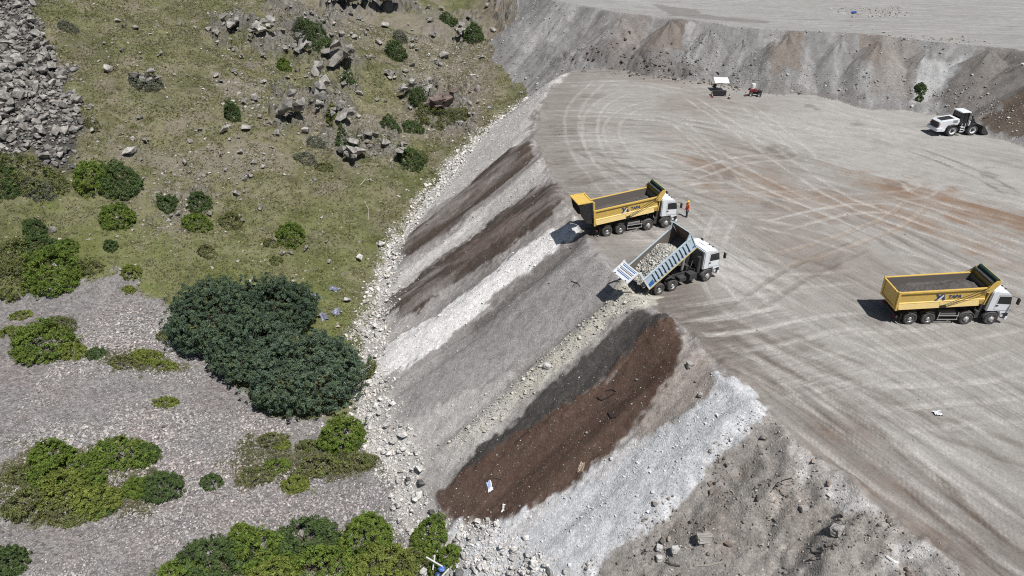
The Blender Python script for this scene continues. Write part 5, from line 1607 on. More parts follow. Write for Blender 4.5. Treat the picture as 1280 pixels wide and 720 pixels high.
def yellow_body(t, hinge, tilt, open_gate, gate_lift=0.0):
    X0 = -.85                                                                # rear end, behind the hinge
    L, Hh = 5.78, 1.62
    b = MB()
    b.box(X0, L, -1.12, 1.12, .10, .20)                                   # floor
    b.box(-.2, L - .6, -.5, -.3, -.10, .10); b.box(-.2, L - .6, .3, .5, -.10, .10)
    bodyo = b.build('dump_body', M['yellow'], t)
    bodyo.location = hinge; bodyo.rotation_euler = (0, -tilt, 0)
    inn = MB()
    inn.box(X0 + .02, L, -1.10, 1.10, .205, .22)
    for s in (-1, 1):
        w = MB()
        # wall profile: belt, recessed panel, top rail
        pr = [(1.12, .10), (1.21, .50), (1.21, .62), (1.15, .68), (1.17, 1.30), (1.13, 1.34), (1.15, Hh - .14), (1.27, Hh - .12), (1.27, Hh), (1.09, Hh), (1.09, .12)]
        w.prismx([(y * s, z) for y, z in pr], X0 + .12, L)
        w.box(X0 - .04, X0 + .14, min(1.08 * s, 1.27 * s), max(1.08 * s, 1.27 * s), .02, Hh + .03)
        w.build('side_wall', M['yellow'], bodyo)
        sk = MB()
        for x0, x1 in ((X0 + .14, 2.35), (2.38, L - .45)):
            q = [(x0, 1.21 * s, .56), (x1, 1.21 * s, .56), (x1, 1.37 * s, .16), (x0, 1.37 * s, .16)]
            sk.hexa(q, [(x, y - .03 * s, z - .03) for x, y, z in q])
        sk.build('side_skirt', M['yellow_pale'], bodyo)  # paler yellow paints in the light caught by the upward-facing skirt
        inn.hexa([(X0 + .02, 1.085 * s, .2), (L - .02, 1.085 * s, .2), (L - .02, 1.085 * s, Hh - .03), (X0 + .02, 1.085 * s, Hh - .03)],
                 [(X0 + .02, 1.07 * s, .2), (L - .02, 1.07 * s, .2), (L - .02, 1.07 * s, Hh - .03), (X0 + .02, 1.07 * s, Hh - .03)])
        arm = MB()
        arm.path([(2.5, 1.40 * s, .34), (L - .1, 1.33 * s, Hh + .06), (L + .25, 1.22 * s, Hh + .5)], .022)
        arm.path([(2.8, 1.40 * s, .25), (L - .02, 1.36 * s, Hh - .12)], .022)
        arm.box(2.4, 2.8, min(1.36 * s, 1.42 * s), max(1.36 * s, 1.42 * s), .2, .38)
        arm.build('tarp_arm', M['black'], bodyo)
    # headboard, leaning forward, and the canopy tray over the cab
    hb = MB()
    hb.hexa([(L, -1.24, .1), (L, 1.24, .1), (L + .28, 1.24, Hh + .18), (L + .28, -1.24, Hh + .18)], [(L + .07, -1.24, .1), (L + .07, 1.24, .1), (L + .35, 1.24, Hh + .18), (L + .35, -1.24, Hh + .18)])
    hb.hexa([(L + .28, -1.24, Hh + .18), (L + .28, 1.24, Hh + .18), (L + .72, 1.24, Hh + .42), (L + .72, -1.24, Hh + .42)], [(L + .28, -1.24, Hh + .23), (L + .28, 1.24, Hh + .23), (L + .72, 1.24, Hh + .47), (L + .72, -1.24, Hh + .47)])
    for s in (-1, 1):
        y0, y1 = sorted((1.20 * s, 1.28 * s))
        hb.prism([(L - .3, Hh - .3), (L + .2, Hh - .5), (L + .75, Hh + .32), (L + .75, Hh + .6), (L + .4, Hh + .52), (L - .05, Hh + .12)], y0, y1)
    hb.box(L + .70, L + .77, -1.2, 1.2, Hh + .40, Hh + .62)
    hb.build('headboard', M['yellow'], bodyo)
    MB().bar((L + .2, -1.18, Hh + .36), (L + .2, 1.18, Hh + .36), .13, 12).build('tarp_roll', M['tarpgrey'], bodyo)
    MB().bar((L + .55, -1.18, Hh + .58), (L + .55, 1.18, Hh + .58), .15, 12).bar((L + .43, -1.16, Hh + .44), (L + .43, 1.16, Hh + .44), .07, 8).build('tarp_roll', M['tarp'], bodyo)
    inn.box(L - .04, L - .02, -1.08, 1.08, .2, Hh - .05)
    inn.build('body_lining', M['steel'], bodyo)
    # tailgate hung from the top
    g = MB()
    g.box(-.05, .0, -1.06, 1.06, -1.52, 0)
    for s in (-1.0, 1.0): g.box(-.11, -.05, s - .1, s + .1, -1.52, 0)
    g.box(-.11, -.05, -.9, .9, -.14, 0); g.box(-.11, -.05, -.9, .9, -1.52, -1.38)
    gate = g.build('tailgate', M['yellow'], bodyo)
    gate.location = (X0, 0, Hh + gate_lift); gate.rotation_euler = (0, open_gate, 0)
    MB().box(.004, .012, -1.02, 1.02, -1.46, -.05).build('gate_lining', M['steel'], gate)
    for s in (-1, 1):
        MB().box(-.125, -.112, s * .78 - .06, s * .78 + .06, -.1, -.04).build('gate_lamp', M['red'], gate)
        MB().box(X0 - .06, X0 + .12, min(1.1 * s, 1.2 * s), max(1.1 * s, 1.2 * s), Hh - .25, Hh + .06 + gate_lift).build('gate_hinge', M['yellow'], bodyo)
        if gate_lift:
            MB().prism([(X0 - 1.42, Hh + gate_lift - .02), (X0 - .08, Hh + gate_lift - .04), (X0 - .06, .15), (X0 - .75, .45), (X0 - 1.25, Hh - .3)], *sorted((1.02 * s, 1.05 * s))).build('gate_dark_panel', M['black'], bodyo)  # black side panel added to fill the dark area below the lifted gate
    # logo and letters on the recessed panel
    for s in (-1, 1):
        lg = MB()
        yy = 1.178 * s
        for pts in ([(0, 0), (.16, 0), (.62, .56), (.46, .56)], [(.02, .56), (.2, .56), (.34, .34), (.24, .24)], [(.62, .0), (.8, .0), (.66, .56), (.52, .40)]):
            pr = [(x, z) for x, z in pts]
            if s < 0:
                lg.prism([(1.95 + x, .71 + z) for x, z in pr], yy, yy + .008 * s)
            else:
                lg.prism([(3.75 - x, .71 + z) for x, z in pr], yy, yy + .008 * s)
        lg.build('logo', M['navy'], bodyo)
        lm = MB()
        pr = [(.2, 0), (.34, 0), (.66, .40), (.58, .48)]
        lm.prism([((1.95 + x) if s < 0 else (3.75 - x), .71 + z) for x, z in pr], yy + .004 * s, yy + .014 * s)
        lm.build('logo', M['white'], bodyo)
        text_mesh('TAPA', .40, 'lettering', M['navy'], bodyo, (2.95 if s < 0 else 2.75, yy + .006 * s, .86), (PI / 2, 0, 0 if s < 0 else PI), 0.1, .012)
    return bodyo


def yellow_truck(x, y, rz, tilt, gate, lift, label, load_label, seed, loadz, rocks=None):
    z0 = float(gz(x, y))
    t = empty('dump_truck', (x, y, z0), rz, label, 'truck', 'yellow dump trucks with white cabs')
    AX = [0, 1.40, 4.35, 6.30]
    build_chassis(t, 7.3, AX)
    for i, ax in enumerate(AX):
        for s in (-1, 1): wheel(t, ax, s, dual=i < 2, front=i >= 2)
    build_cab(t, 5.64, M['white'])
    bod = yellow_body(t, (-.55, 0, 1.36), tilt, gate, lift)
    for s in (-1, 1):
        y0, y1 = sorted((.92 * s, 1.24 * s))
        MB().arch(4.35, .53, .60, .04, y0, y1, 10, 165).build('fender', M['grey'], t)
        MB().arch(0, .53, .63, .03, y0, y1, 60, 120).arch(1.4, .53, .63, .03, y0, y1, 60, 120).build('mudguard', M['chassis'], t)
        g = MB()
        for zz0 in (.42, .78): g.box(2.1, 3.7, min(1.16 * s, 1.2 * s), max(1.16 * s, 1.2 * s), zz0, zz0 + .07)
        for xx in (2.15, 3.62): g.box(xx, xx + .05, min(1.12 * s, 1.16 * s), max(1.12 * s, 1.16 * s), .42, 1.1)
        g.build('side_guard', M['rail'], t)
        MB().bar((2.25, .86 * s, .9), (3.5, .86 * s, .9), .24, 14).build('fuel_tank', M['grey'], t)
        MB().box(4.98, 5.28, min(.5 * s, 1.1 * s), max(.5 * s, 1.1 * s), .55, 1.15).box(3.72, 3.95, min(.55 * s, 1.05 * s), max(.55 * s, 1.05 * s), .55, .95).build('battery_box', M['chassis'], t)
    MB().bar((5.35, -.85, 1.0), (5.35, -.85, 2.5), .11, 10).build('exhaust_stack', M['chassis'], t)
    MB().bar((5.3, .7, 1.0), (5.3, .7, 2.3), .16, 10).build('air_intake', M['chassis'], t)
    MB().path([(4.95, -.4, 1.1), (5.1, -.7, 1.4), (4.95, -.95, 1.2), (5.2, -.9, .95)], .03).build('hose', M['grey'], t)
    MB().bar((4.85, 0, 1.0), (5.3, 0, 2.1), .12, 10).build('tipping_ram', M['rail'], t)
    for s in (-1, 1):
        MB().box(-1.16, -1.121, s * .95 - .16, s * .95 + .16, .56, .7).build('tail_lamp', M['red'], t)
        MB().box(-.82, -.78, min(.9 * s, 1.24 * s), max(.9 * s, 1.24 * s), .18, .95).build('mud_flap', M['black'], t)
    bpy.context.view_layer.update()
    mw = bod.matrix_world.copy()
    gravel(2.12, 6.55, loadz, .10, mw, load_label, (96, 92, 89), -.82, seed, lambda a, b: .35 * sstep(1.5, 4.5, a) * np.exp(-(b / .9) ** 2) * (1 - sstep(5.2, 6.1, a)) - .28 * sstep(1.0, -.4, a), rocks)
    return t


def locate(px, py, rz, lx, ly):
    """root position so that local point (lx, ly, 0) stands under the pixel"""
    x, y, z = at(px, py)
    c, s = math.cos(rz), math.sin(rz)
    return x - (lx * c - ly * s), y - (lx * s + ly * c)


x, y = locate(1135, 405.5, 0.0, 0, -1.2)
yellow_truck(x, y, R(0.0), R(4.0), 0.0, 0.0, 'yellow dump truck with closed tailgate driving alone at the right of the yard', 'dark gravel inside the body of the lone yellow truck at right', 5, 1.0, (300, .03, .12, (120, 116, 112)))
h1 = R(17.5)
x, y = locate(758.6, 295.4, h1, 0, -1.2)
yellow_truck(x, y, h1, R(5.0), R(92), .82, 'yellow dump truck with its tailgate lifted, backed to the edge of the dump slope', 'dark gravel left in the yellow truck with the lifted tailgate', 9, .75, (350, .03, .16, (150, 146, 140)))


# ------------------------------------------------------------------ the tipping white and blue truck
def blue_truck(x, y, rz):
    z0 = float(gz(x, y))
    t = empty('dump_truck', (x, y, z0), rz, 'white and pale blue dump truck with raised body tipping rubble over the edge', 'truck')
    AX = [0, 1.38, 5.05]
    build_chassis(t, 6.2, AX)
    for i, ax in enumerate(AX):
        for s in (-1, 1): wheel(t, ax, s, dual=i < 2, front=i == 2)
    build_cab(t, 4.45, M['white'], True)
    L, Hh, TILT = 4.55, 1.42, R(33)
    b = MB().box(-.6, L, -1.1, 1.1, .08, .17)
    for s in (-1, 1): b.box(-.4, L - .2, .38 * s - .08, .38 * s + .08, -.12, .08)
    for xx in np.arange(.0, L, .55): b.box(xx - .04, xx + .04, -1.05, 1.05, -.02, .08)
    body = b.build('dump_body', M['blue_pale'], t)
    body.location = (-.45, 0, 1.12); body.rotation_euler = (0, -TILT, 0)
    inn = MB().box(-.58, L - .01, -1.08, 1.08, .172, .185)
    for s in (-1, 1):
        w = MB().prismx([(y_ * s, z_) for y_, z_ in [(1.10, .06), (1.17, .06), (1.15, .2), (1.15, Hh - .1), (1.22, Hh - .1), (1.22, Hh), (1.09, Hh), (1.09, .06)]], -.6, L)
        wall = w.build('side_wall', M['blue_pale'], body)
        MB().box(-.6, L, min(1.19 * s, 1.205 * s), max(1.19 * s, 1.205 * s), .02, .12).build('bottom_rail', M['yellow_pale'], body)
        inn.box(-.58, L - .01, min(1.07 * s, 1.088 * s), max(1.07 * s, 1.088 * s), .19, Hh - .02)
        for k in range(11):
            xx = .12 + k * .375
            y0, y1 = sorted((1.15 * s, 1.235 * s))
            r_ = MB().prism([(xx + .10, .24), (xx + .24, .24), (xx + .24, Hh - .22), (xx + .10, Hh - .12)], y0, y1)
            rib = r_.build('side_rib', M['blue_pale'], body)
            y0, y1 = sorted((1.152 * s, 1.158 * s))
            MB().prism([(xx - .06, .26), (xx + .098, .26), (xx + .098, Hh - .24), (xx + .03, Hh - .24), (xx + .03, .5), (xx - .06, .42)], y0, y1).build('painted_slot', M['navy'], body)
        y0, y1 = sorted((1.151 * s, 1.162 * s))
        MB().prism([(-.5, .2), (.02, .2), (.02, .72), (-.5, .58)], y0, y1).build('blue_panel', M['blue'], body)
        MB().prism([(4.25, .25), (4.5, .25), (4.5, .42), (4.32, .42)], y0, y1).build('blue_panel', M['blue'], body)
        MB().box(-.68, -.58, min(1.06 * s, 1.2 * s), max(1.06 * s, 1.2 * s), .04, Hh + .04).build('rear_post', M['white'], body)
    MB().hexa([(L, -1.2, .06), (L, 1.2, .06), (L + .12, 1.2, Hh + .42), (L + .12, -1.2, Hh + .42)], [(L + .06, -1.2, .06), (L + .06, 1.2, .06), (L + .18, 1.2, Hh + .42), (L + .18, -1.2, Hh + .42)]).build('headboard', M['blue_pale'], body)
    hbi = MB().hexa([(L - .012, -1.07, .19), (L - .012, 1.07, .19), (L + .105, 1.07, Hh + .36), (L + .105, -1.07, Hh + .36)], [(L - .03, -1.07, .19), (L - .03, 1.07, .19), (L + .085, 1.07, Hh + .36), (L + .085, -1.07, Hh + .36)])
    hbi.build('headboard_lining', M['rust'], body)
    for s in (-1, 1):
        MB().prism([(L - .5, Hh), (L + .02, Hh), (L + .14, Hh + .40), (L + .05, Hh + .40)], *sorted((1.10 * s, 1.18 * s))).build('headboard_gusset', M['blue_pale'], body)
    inn.build('body_lining', M['steel'], body)
    g = MB().box(-.05, .0, -1.08, 1.08, -1.28, 0)
    for s in (-1.02, 1.02): g.box(-.10, -.05, s - .06, s + .06, -1.28, 0)
    for zz0 in (-.12, -.45, -.78, -1.28): g.box(-.10, -.05, -.95, .95, zz0, zz0 + .1)
    gate = g.build('tailgate', M['white'], body)
    gate.location = (-.64, 0, Hh + .78); gate.rotation_euler = (0, R(88), 0)
    for k in range(3):
        MB().box(-.058, -.052, -.85, .85, -.30 - .33 * k, -.22 - .33 * k).build('gate_stripe', M['blue'] if k != 1 else M['grey'], gate)
    for s in (-1, 1):
        MB().box(-.115, -.101, s * .75 - .1, s * .75 + .1, -1.24, -1.16).build('gate_lamp', M['red'], gate)
        MB().box(-.7, -.5, min(1.1 * s, 1.18 * s), max(1.1 * s, 1.18 * s), Hh - .1, Hh + .82).build('gate_hinge', M['white'], body)
    MB().bar((3.2, 0, 1.0), (3.3, 0, 2.7), .13, 10).bar((3.3, 0, 2.6), (3.36, 0, 3.3), .09, 10).build('tipping_ram', M['rail'], t)
    for s in (-1, 1):
        MB().box(3.2, 3.95, min(.5 * s, 1.14 * s), max(.5 * s, 1.14 * s), .5, 1.05).build('tank', M['chassis'], t)
        MB().box(2.2, 2.9, min(.5 * s, 1.05 * s), max(.5 * s, 1.05 * s), .55, .9).build('battery_box', M['chassis'], t)
        y0, y1 = sorted((.92 * s, 1.24 * s))
        MB().arch(.69, .3, 1.18, .03, y0, y1, 40, 75).build('mudguard', M['chassis'], t)
        MB().box(-.82, -.78, y0, y1, .2, .95).build('mud_flap', M['black'], t)
    MB().bar((4.1, -.95, 1.0), (4.1, -.95, 2.5), .17, 12).build('exhaust_stack', M['chassis'], t)
    MB().box(3.9, 4.3, .4, 1.0, 1.0, 2.2).build('air_filter', M['chassis'], t)
    MB().path([(3.4, -.5, 1.05), (3.5, -.7, 1.6), (3.9, -.4, 1.9), (3.95, .2, 1.4)], .035).box(3.3, 3.6, -.4, .3, 1.02, 1.5).build('hydraulic_hoses', M['chassis'], t)
    bpy.context.view_layer.update()
    mw = body.matrix_world.copy()
    o = gravel(2.1, 4.4, .92, .12, mw, 'pale broken rubble sliding out of the raised blue and white body', (150, 146, 138), -.95, 21,
               lambda a, b: .32 * sstep(-.2, 2.5, a) * np.exp(-(b / 1.0) ** 2) - .8 * sstep(2.6, 3.45, a) - .45 * sstep(.4, -.9, a), (1900, .08, .40, (198, 195, 187)), name='rubble_load')
    return t


h2 = R(26.5)
x, y = locate(823.3, 368.5, h2, 0, -1.2)
BT = blue_truck(x, y, h2)


# ------------------------------------------------------------------ wheel loader
def wheel_loader(px, py, rz):
    x, y = locate(px, py, rz, 0, -1.15)
    z0 = float(gz(x, y))
    t = empty('wheel_loader', (x, y, z0), rz, 'white wheel loader with dark bucket parked at the foot of the bench', 'loader')
    r = .80
    for ax in (0, 3.2):
        for s in (-1, 1):
            tm = MB(); yo = 1.28 * s; w = .6
            pf = [(r * .55, -.02), (r * .62, 0), (r * .9, .0), (r, -.08), (r, -w + .08), (r * .9, -w), (r * .55, -w)]
            tm.lathe([(a, yo + b * s) for a, b in pf], ax, r, 24)
            for k in range(18):
                a = 2 * PI * k / 18
                tm.bar((ax + r * math.cos(a), yo - s * .06, r + r * math.sin(a)), (ax + r * math.cos(a + .16), yo - s * .3, r + r * math.sin(a + .16)), .04, 4)
                tm.bar((ax + r * math.cos(a + .17), yo - s * (w - .06), r + r * math.sin(a + .17)), (ax + r * math.cos(a + .3), yo - s * .3, r + r * math.sin(a + .3)), .04, 4)
            wo = tm.build('wheel', M['tyre'], t)
            MB().lathe([(a, yo + b * s) for a, b in [(r * .6, -.0), (r * .52, -.03), (r * .45, -.14), (r * .3, -.12)]], ax, r, 20).build('rim', M['white'], wo)
            MB().lathe([(a, yo + b * s) for a, b in [(r * .31, -.12), (r * .28, -.04), (r * .14, .0), (.001, .0)]], ax, r, 16).build('hub', M['black'], wo)
    # rear frame, hood and counterweight
    MB().box(-1.5, 1.4, -.6, .6, .6, 1.15).box(1.2, 2.0, -.35, .35, .65, 1.1).build('rear_frame', M['chassis'], t)
    hood = MB().prism([(-2.15, 1.25), (-1.0, 1.05), (-.75, 1.55), (.75, 1.6), (.95, 2.1), (.75, 2.55), (-1.75, 2.25), (-2.1, 2.0)], -1.0, 1.0).build('engine_hood', M['white'], t, bevel=.06)
    MB().box(-2.2, -2.12, -.75, .75, 1.2, 2.0).build('radiator_grille', M['black'], hood)
    MB().prism([(-1.7, 2.262), (.2, 2.49), (.2, 2.52), (-1.7, 2.29)], -.6, .6).build('hood_vent', M['black'], hood)
    for s in (-1, 1):
        d = MB()
        for k in range(6): d.box(-.15 + .12 * k, -.08 + .12 * k, min(1.002 * s, 1.012 * s), max(1.002 * s, 1.012 * s), 1.95, 2.35)
        d.build('side_vent', M['grey'], hood)
        MB().box(-2.24, -2.18, s * .85 - .1, s * .85 + .1, 1.5, 1.72).build('tail_lamp', M['red'], hood)
    MB().prism([(-2.45, .75), (-1.2, .7), (-1.05, 1.08), (-2.05, 1.3), (-2.4, 1.2)], -1.15, 1.15).build('counterweight', M['white'], t, bevel=.05)
    for s in (-1, 1):
        y0, y1 = sorted((.75 * s, 1.36 * s))
        MB().arch(0, r, r + .09, .05, y0, y1, 20, 160).build('rear_fender', M['black'], t)
        MB().arch(3.2, r, r + .09, .05, y0, y1, 25, 150).build('front_fender', M['black'], t)
        lad = MB()
        for zz0 in (.6, .95, 1.3): lad.box(1.15, 1.65, min(1.0 * s, 1.32 * s), max(1.0 * s, 1.32 * s), zz0, zz0 + .06)
        lad.box(1.1, 1.16, min(1.28 * s, 1.32 * s), max(1.28 * s, 1.32 * s), .6, 1.9).box(1.64, 1.7, min(1.28 * s, 1.32 * s), max(1.28 * s, 1.32 * s), .6, 1.9)
        lad.build('ladder', M['white'], t)
    # cab
    cabo = MB().box(.95, 2.2, -.85, .85, 1.5, 2.15).build('cab', M['black'], t, bevel=.04)
    MB().prism([(1.0, 2.15), (2.25, 2.15), (2.2, 3.3), (1.1, 3.3)], -.80, .80).build('cab_glass', M['glass'], cabo)
    p = MB()
    for s in (-1, 1):
        p.bar((.98, .82 * s, 2.1), (1.08, .82 * s, 3.35), .05); p.bar((2.27, .82 * s, 2.1), (2.22, .82 * s, 3.35), .05); p.bar((1.6, .82 * s, 2.1), (1.62, .82 * s, 3.35), .04)
    p.build('cab_frame', M['black'], cabo)
    MB().box(.9, 2.4, -.92, .92, 3.33, 3.48).build('cab_roof', M['white'], cabo, bevel=.05)
    m_ = MB()
    for s in (-1, 1): m_.bar((2.2, .85 * s, 3.1), (2.45, 1.25 * s, 2.95), .025).box(2.4, 2.48, min(1.15 * s, 1.35 * s), max(1.15 * s, 1.35 * s), 2.6, 2.98)
    m_.build('mirror', M['black'], cabo)
    # front frame, lift arms, bucket
    MB().box(2.0, 3.9, -.5, .5, .65, 1.35).prism([(2.5, 1.3), (3.5, 1.3), (3.2, 2.0), (2.75, 2.05)], -.42, .42).build('front_frame', M['chassis'], t)
    MB().box(2.45, 2.62, -1.0, -.72, 1.4, 2.1).box(2.45, 2.62, .72, 1.0, 1.4, 2.1).build('head_lamp', M['white'], t)
    for s in (-1, 1):
        MB().prism([(2.75, 1.75), (3.0, 2.05), (4.1, 1.45), (4.75, .6), (4.55, .4), (3.95, 1.1)], *sorted((.5 * s, .66 * s))).build('lift_arm', M['black'], t)
        MB().bar((2.7, .45 * s, 1.15), (3.7, .45 * s, 1.35), .09, 10).build('lift_ram', M['rail'], t)
    MB().bar((2.95, 0, 1.95), (3.75, 0, 1.85), .1, 10).prism([(3.6, 1.2), (3.8, 1.2), (3.95, 2.1), (3.75, 2.1)], -.12, .12).bar((3.85, 0, 2.0), (4.65, 0, 1.15), .07, 8).build('tilt_linkage', M['black'], t)
    bk = MB()
    pf = [(4.55, 1.35), (4.5, .75), (4.65, .35), (5.0, .14), (5.75, .06)]
    for (a, b), (c, d) in zip(pf[:-1], pf[1:]):
        bk.hexa([(a, -1.42, b), (a, 1.42, b), (c, 1.42, d), (c, -1.42, d)], [(a + .05, -1.42, b + .03), (a + .05, 1.42, b + .03), (c + .03, 1.42, d + .05), (c + .03, -1.42, d + .05)])
    for s in (-1, 1): bk.prism([(4.55, 1.35), (4.5, .75), (4.65, .35), (5.0, .14), (5.75, .06), (5.7, .3), (4.75, 1.38)], *sorted((1.40 * s, 1.45 * s)))
    buck = bk.build('bucket', M['chassis'], t)
    th = MB()
    for k in range(8): th.prism([(5.7, .05), (6.0, .05), (5.7, .13)], -1.35 + k * .37, -1.22 + k * .37)
    th.build('bucket_teeth', M['steel'], buck)
    t.scale = (.92, .95, .90)
    return t


wheel_loader(1188, 170.4, R(7.5))
# ------------------------------------------------------------------ person
def person(px, py, rz, label):
    x, y, z = at(px, py)
    t = empty('person', (x, y, z), rz, label, 'person')
    J = {'pel': ((0, 0, .95), .135), 'waist': ((0, 0, 1.10), .125), 'chest': ((.01, 0, 1.30), .155), 'neckb': ((0, 0, 1.46), .085), 'neck': ((.01, 0, 1.53), .055), 'head0': ((.02, 0, 1.60), .075), 'head': ((.03, 0, 1.68), .098), 'top': ((.02, 0, 1.75), .07)}
    E = [('pel', 'waist'), ('waist', 'chest'), ('chest', 'neckb'), ('neckb', 'neck'), ('neck', 'head0'), ('head0', 'head'), ('head', 'top')]
    for s, n in ((1, 'l'), (-1, 'r')):
        J.update({n + 'hip': ((0, .10 * s, .90), .105), n + 'kn': ((.04 * s + .02, .115 * s, .50), .068), n + 'an': ((.03 * s - .02, .12 * s, .09), .045), n + 'toe': ((.03 * s + .14, .13 * s, .04), .035),
                  n + 'sh': ((0, .19 * s, 1.42), .07), n + 'el': ((-.02 + .05 * s, .27 * s, 1.14), .045), n + 'wr': ((.10 + .06 * s, .27 * s, .92), .032), n + 'pa': ((.14 + .06 * s, .27 * s, .85), .038)})
        E += [('pel', n + 'hip'), (n + 'hip', n + 'kn'), (n + 'kn', n + 'an'), (n + 'an', n + 'toe'), ('neckb', n + 'sh'), (n + 'sh', n + 'el'), (n + 'el', n + 'wr'), (n + 'wr', n + 'pa')]
        for k, (dy, ln) in enumerate(((-.028, .07), (-.01, .085), (.01, .08), (.027, .06))):
            a = 'f%s%d' % (n, k)
            J[a + 'a'] = ((.16 + .06 * s, (.27 + dy) * s, .80), .010); J[a + 'b'] = ((.15 + .06 * s, (.27 + dy) * s, .80 - ln), .008)
            E += [(n + 'pa', a + 'a'), (a + 'a', a + 'b')]
        J[n + 'th'] = ((.19 + .06 * s, .24 * s, .83), .011); E.append((n + 'pa', n + 'th'))
    names = list(J); me = bpy.data.meshes.new('body')
    me.from_pydata([J[n][0] for n in names], [(names.index(a), names.index(b)) for a, b in E], [])
    o = link('body', me, M['skin'], t)
    o.modifiers.new('skin', 'SKIN'); sub = o.modifiers.new('sub', 'SUBSURF'); sub.levels = sub.render_levels = 1
    for i, n in enumerate(names):
        r = J[n][1]; me.skin_vertices[0].data[i].radius = (r, r)
    me.skin_vertices[0].data[0].use_root = True
    dg = bpy.context.evaluated_depsgraph_get()
    bm_ = bpy.data.meshes.new_from_object(o.evaluated_get(dg))
    o.modifiers.clear(); o.data = bm_
    # clothes: shells grown a little off the body
    def shell(name, cond, off, mat):
        bm = bmesh.new(); bm.from_mesh(bm_)
        bm.normal_update()
        for v in bm.verts: v.co = v.co + v.normal * off
        bmesh.ops.delete(bm, geom=[f for f in bm.faces if not cond(f.calc_center_median())], context='FACES')
        m2 = bpy.data.meshes.new(name); bm.to_mesh(m2); bm.free(); m2.materials.clear(); m2.materials.append(mat)
        for p in m2.polygons: p.material_index = 0; p.use_smooth = True
        return link(name, m2, None, t)
    shell('vest', lambda c: .93 < c.z < 1.50 and (abs(c.y) < .24 or c.z > 1.0), .022, M['orange'])
    shell('trousers', lambda c: .09 < c.z < 1.0 and abs(c.y) < .235, .015, M['denim'])
    shell('boot', lambda c: c.z < .13, .02, M['black'])
    h = MB().lathe([(.135, 0), (.125, .05), (.10, .10), (.055, .135), (.001, .145)], 0, 0, 16)
    h.v = [(a, c, b) for a, b, c in h.v]
    h.box(.06, .19, -.08, .08, -.005, .012)
    ho = h.build('helmet', M['hiyellow'], t); ho.location = (.03, 0, 1.715)
    f_ = MB().box(.118, .135, -.05, -.02, 1.685, 1.70).box(.118, .135, .02, .05, 1.685, 1.70).box(.10, .125, -.03, .03, 1.612, 1.622)
    f_.build('eyes_and_mouth', M['black'], t)
    MB().prism([(.11, 1.69), (.145, 1.645), (.11, 1.64)], -.014, .014).build('nose', M['skin'], t)
    return t


person(858, 271.5, R(200), 'person in orange vest, blue trousers and yellow helmet standing by the yellow truck cab')

# ------------------------------------------------------------------ the little checkpoint below the bench
x, y, z = at(900, 113)
t = empty('sunshade', (x, y, z), R(-4), 'white canopy on a pole beneath the bench, above the black table', 'canopy')
MB().bar((0, 0, 0), (0, 0, 1.7), .035, 8).build('pole', M['rail'], t)
c_ = MB()
nn = 9
gv = [(-1.1 + 2.2 * i / (nn - 1), -.9 + 1.8 * j / (nn - 1)) for j in range(nn) for i in range(nn)]
vz = [1.72 + .22 * b - .12 * max(abs(a) / 1.1, abs(b) / .9) ** 2 for a, b in gv]
top = [(a, b, h) for (a, b), h in zip(gv, vz)]; bot = [(a, b, h - .03) for (a, b), h in zip(gv, vz)]
fs = []
for j in range(nn - 1):
    for i in range(nn - 1):
        k = j * nn + i; fs.append((k, k + 1, k + nn + 1, k + nn)); fs.append((k + nn * nn, k + nn + nn * nn, k + nn + 1 + nn * nn, k + 1 + nn * nn))
c_.add(top + bot, fs); c_.build('canopy', M['canvas'], t)
MB().path([(-1.0, -.8, 1.5), (0, 0, 1.45), (1.0, .8, 1.7)], .018).path([(-1.0, .8, 1.7), (0, 0, 1.45), (1.0, -.8, 1.45)], .018).build('strut', M['rail'], t)
x, y, z = at(898, 119.5)
t = empty('table', (x, y, z), R(-4), 'long black table standing below the white canopy', 'table')
MB().box(-1.1, 1.1, -.35, .35, .70, .76).build('table_top', M['black'], t)
MB().box(-1.05, 1.05, -.34, -.31, .12, .70).build('front_panel', M['black'], t)
for sx in (-1, 1):
    for sy in (-1, 1): MB().box(1.02 * sx - .03, 1.02 * sx + .03, .3 * sy - .03, .3 * sy + .03, 0, .70).build('leg', M['black'], t)
x, y, z = at(893, 112.5)
t = empty('chair', (x, y, z), R(60), 'small black chair behind the left end of the black table', 'chair')
MB().box(-.24, .24, -.24, .24, .42, .48).build('seat', M['black'], t, bevel=.02)
MB().box(-.26, -.2, -.24, .24, .48, 1.05).build('backrest', M['black'], t, bevel=.02)
for sx in (-1, 1):
    for sy in (-1, 1): MB().bar((.2 * sx, .2 * sy, 0), (.2 * sx, .2 * sy, .42), .02).build('leg', M['black'], t)
x, y, z = at(892, 104)
t = empty('marker_pole', (x, y, z), 0, 'thin white pole standing in the rubble left of the canopy', 'pole')
MB().bar((0, 0, -.2), (0, 0, 1.7), .05, 8).build('shaft', M['plastic'], t)
MB().bar((0, 0, 1.7), (0, 0, 1.8), .035, 8).build('cap', M['black'], t)


def cone(px, py, label):
    x, y, z = at(px, py)
    t = empty('traffic_cone', (x, y, z - .01), random.random(), label, 'cone', 'red cones around the checkpoint')
    b = MB().box(-.22, .22, -.22, .22, 0, .05).build('base', M['black'], t)
    c = MB().lathe([(.15, .05), (.04, .68), (.03, .7), (.001, .7)], 0, 0, 14)
    c.v = [(a, cc, b_) for a, b_, cc in c.v]; c.build('cone', M['red'], t)
    c = MB().lathe([(.110, .32), (.088, .44)], 0, 0, 14); c.v = [(a, cc, b_) for a, b_, cc in c.v]; c.build('band', M['canvas'], t)


cone(890, 121.5, 'red cone at the left end of the black table')
cone(911, 123.5, 'red cone on the yard right of the black table')
cone(931.5, 120, 'red cone just left of the red and black quad bike')

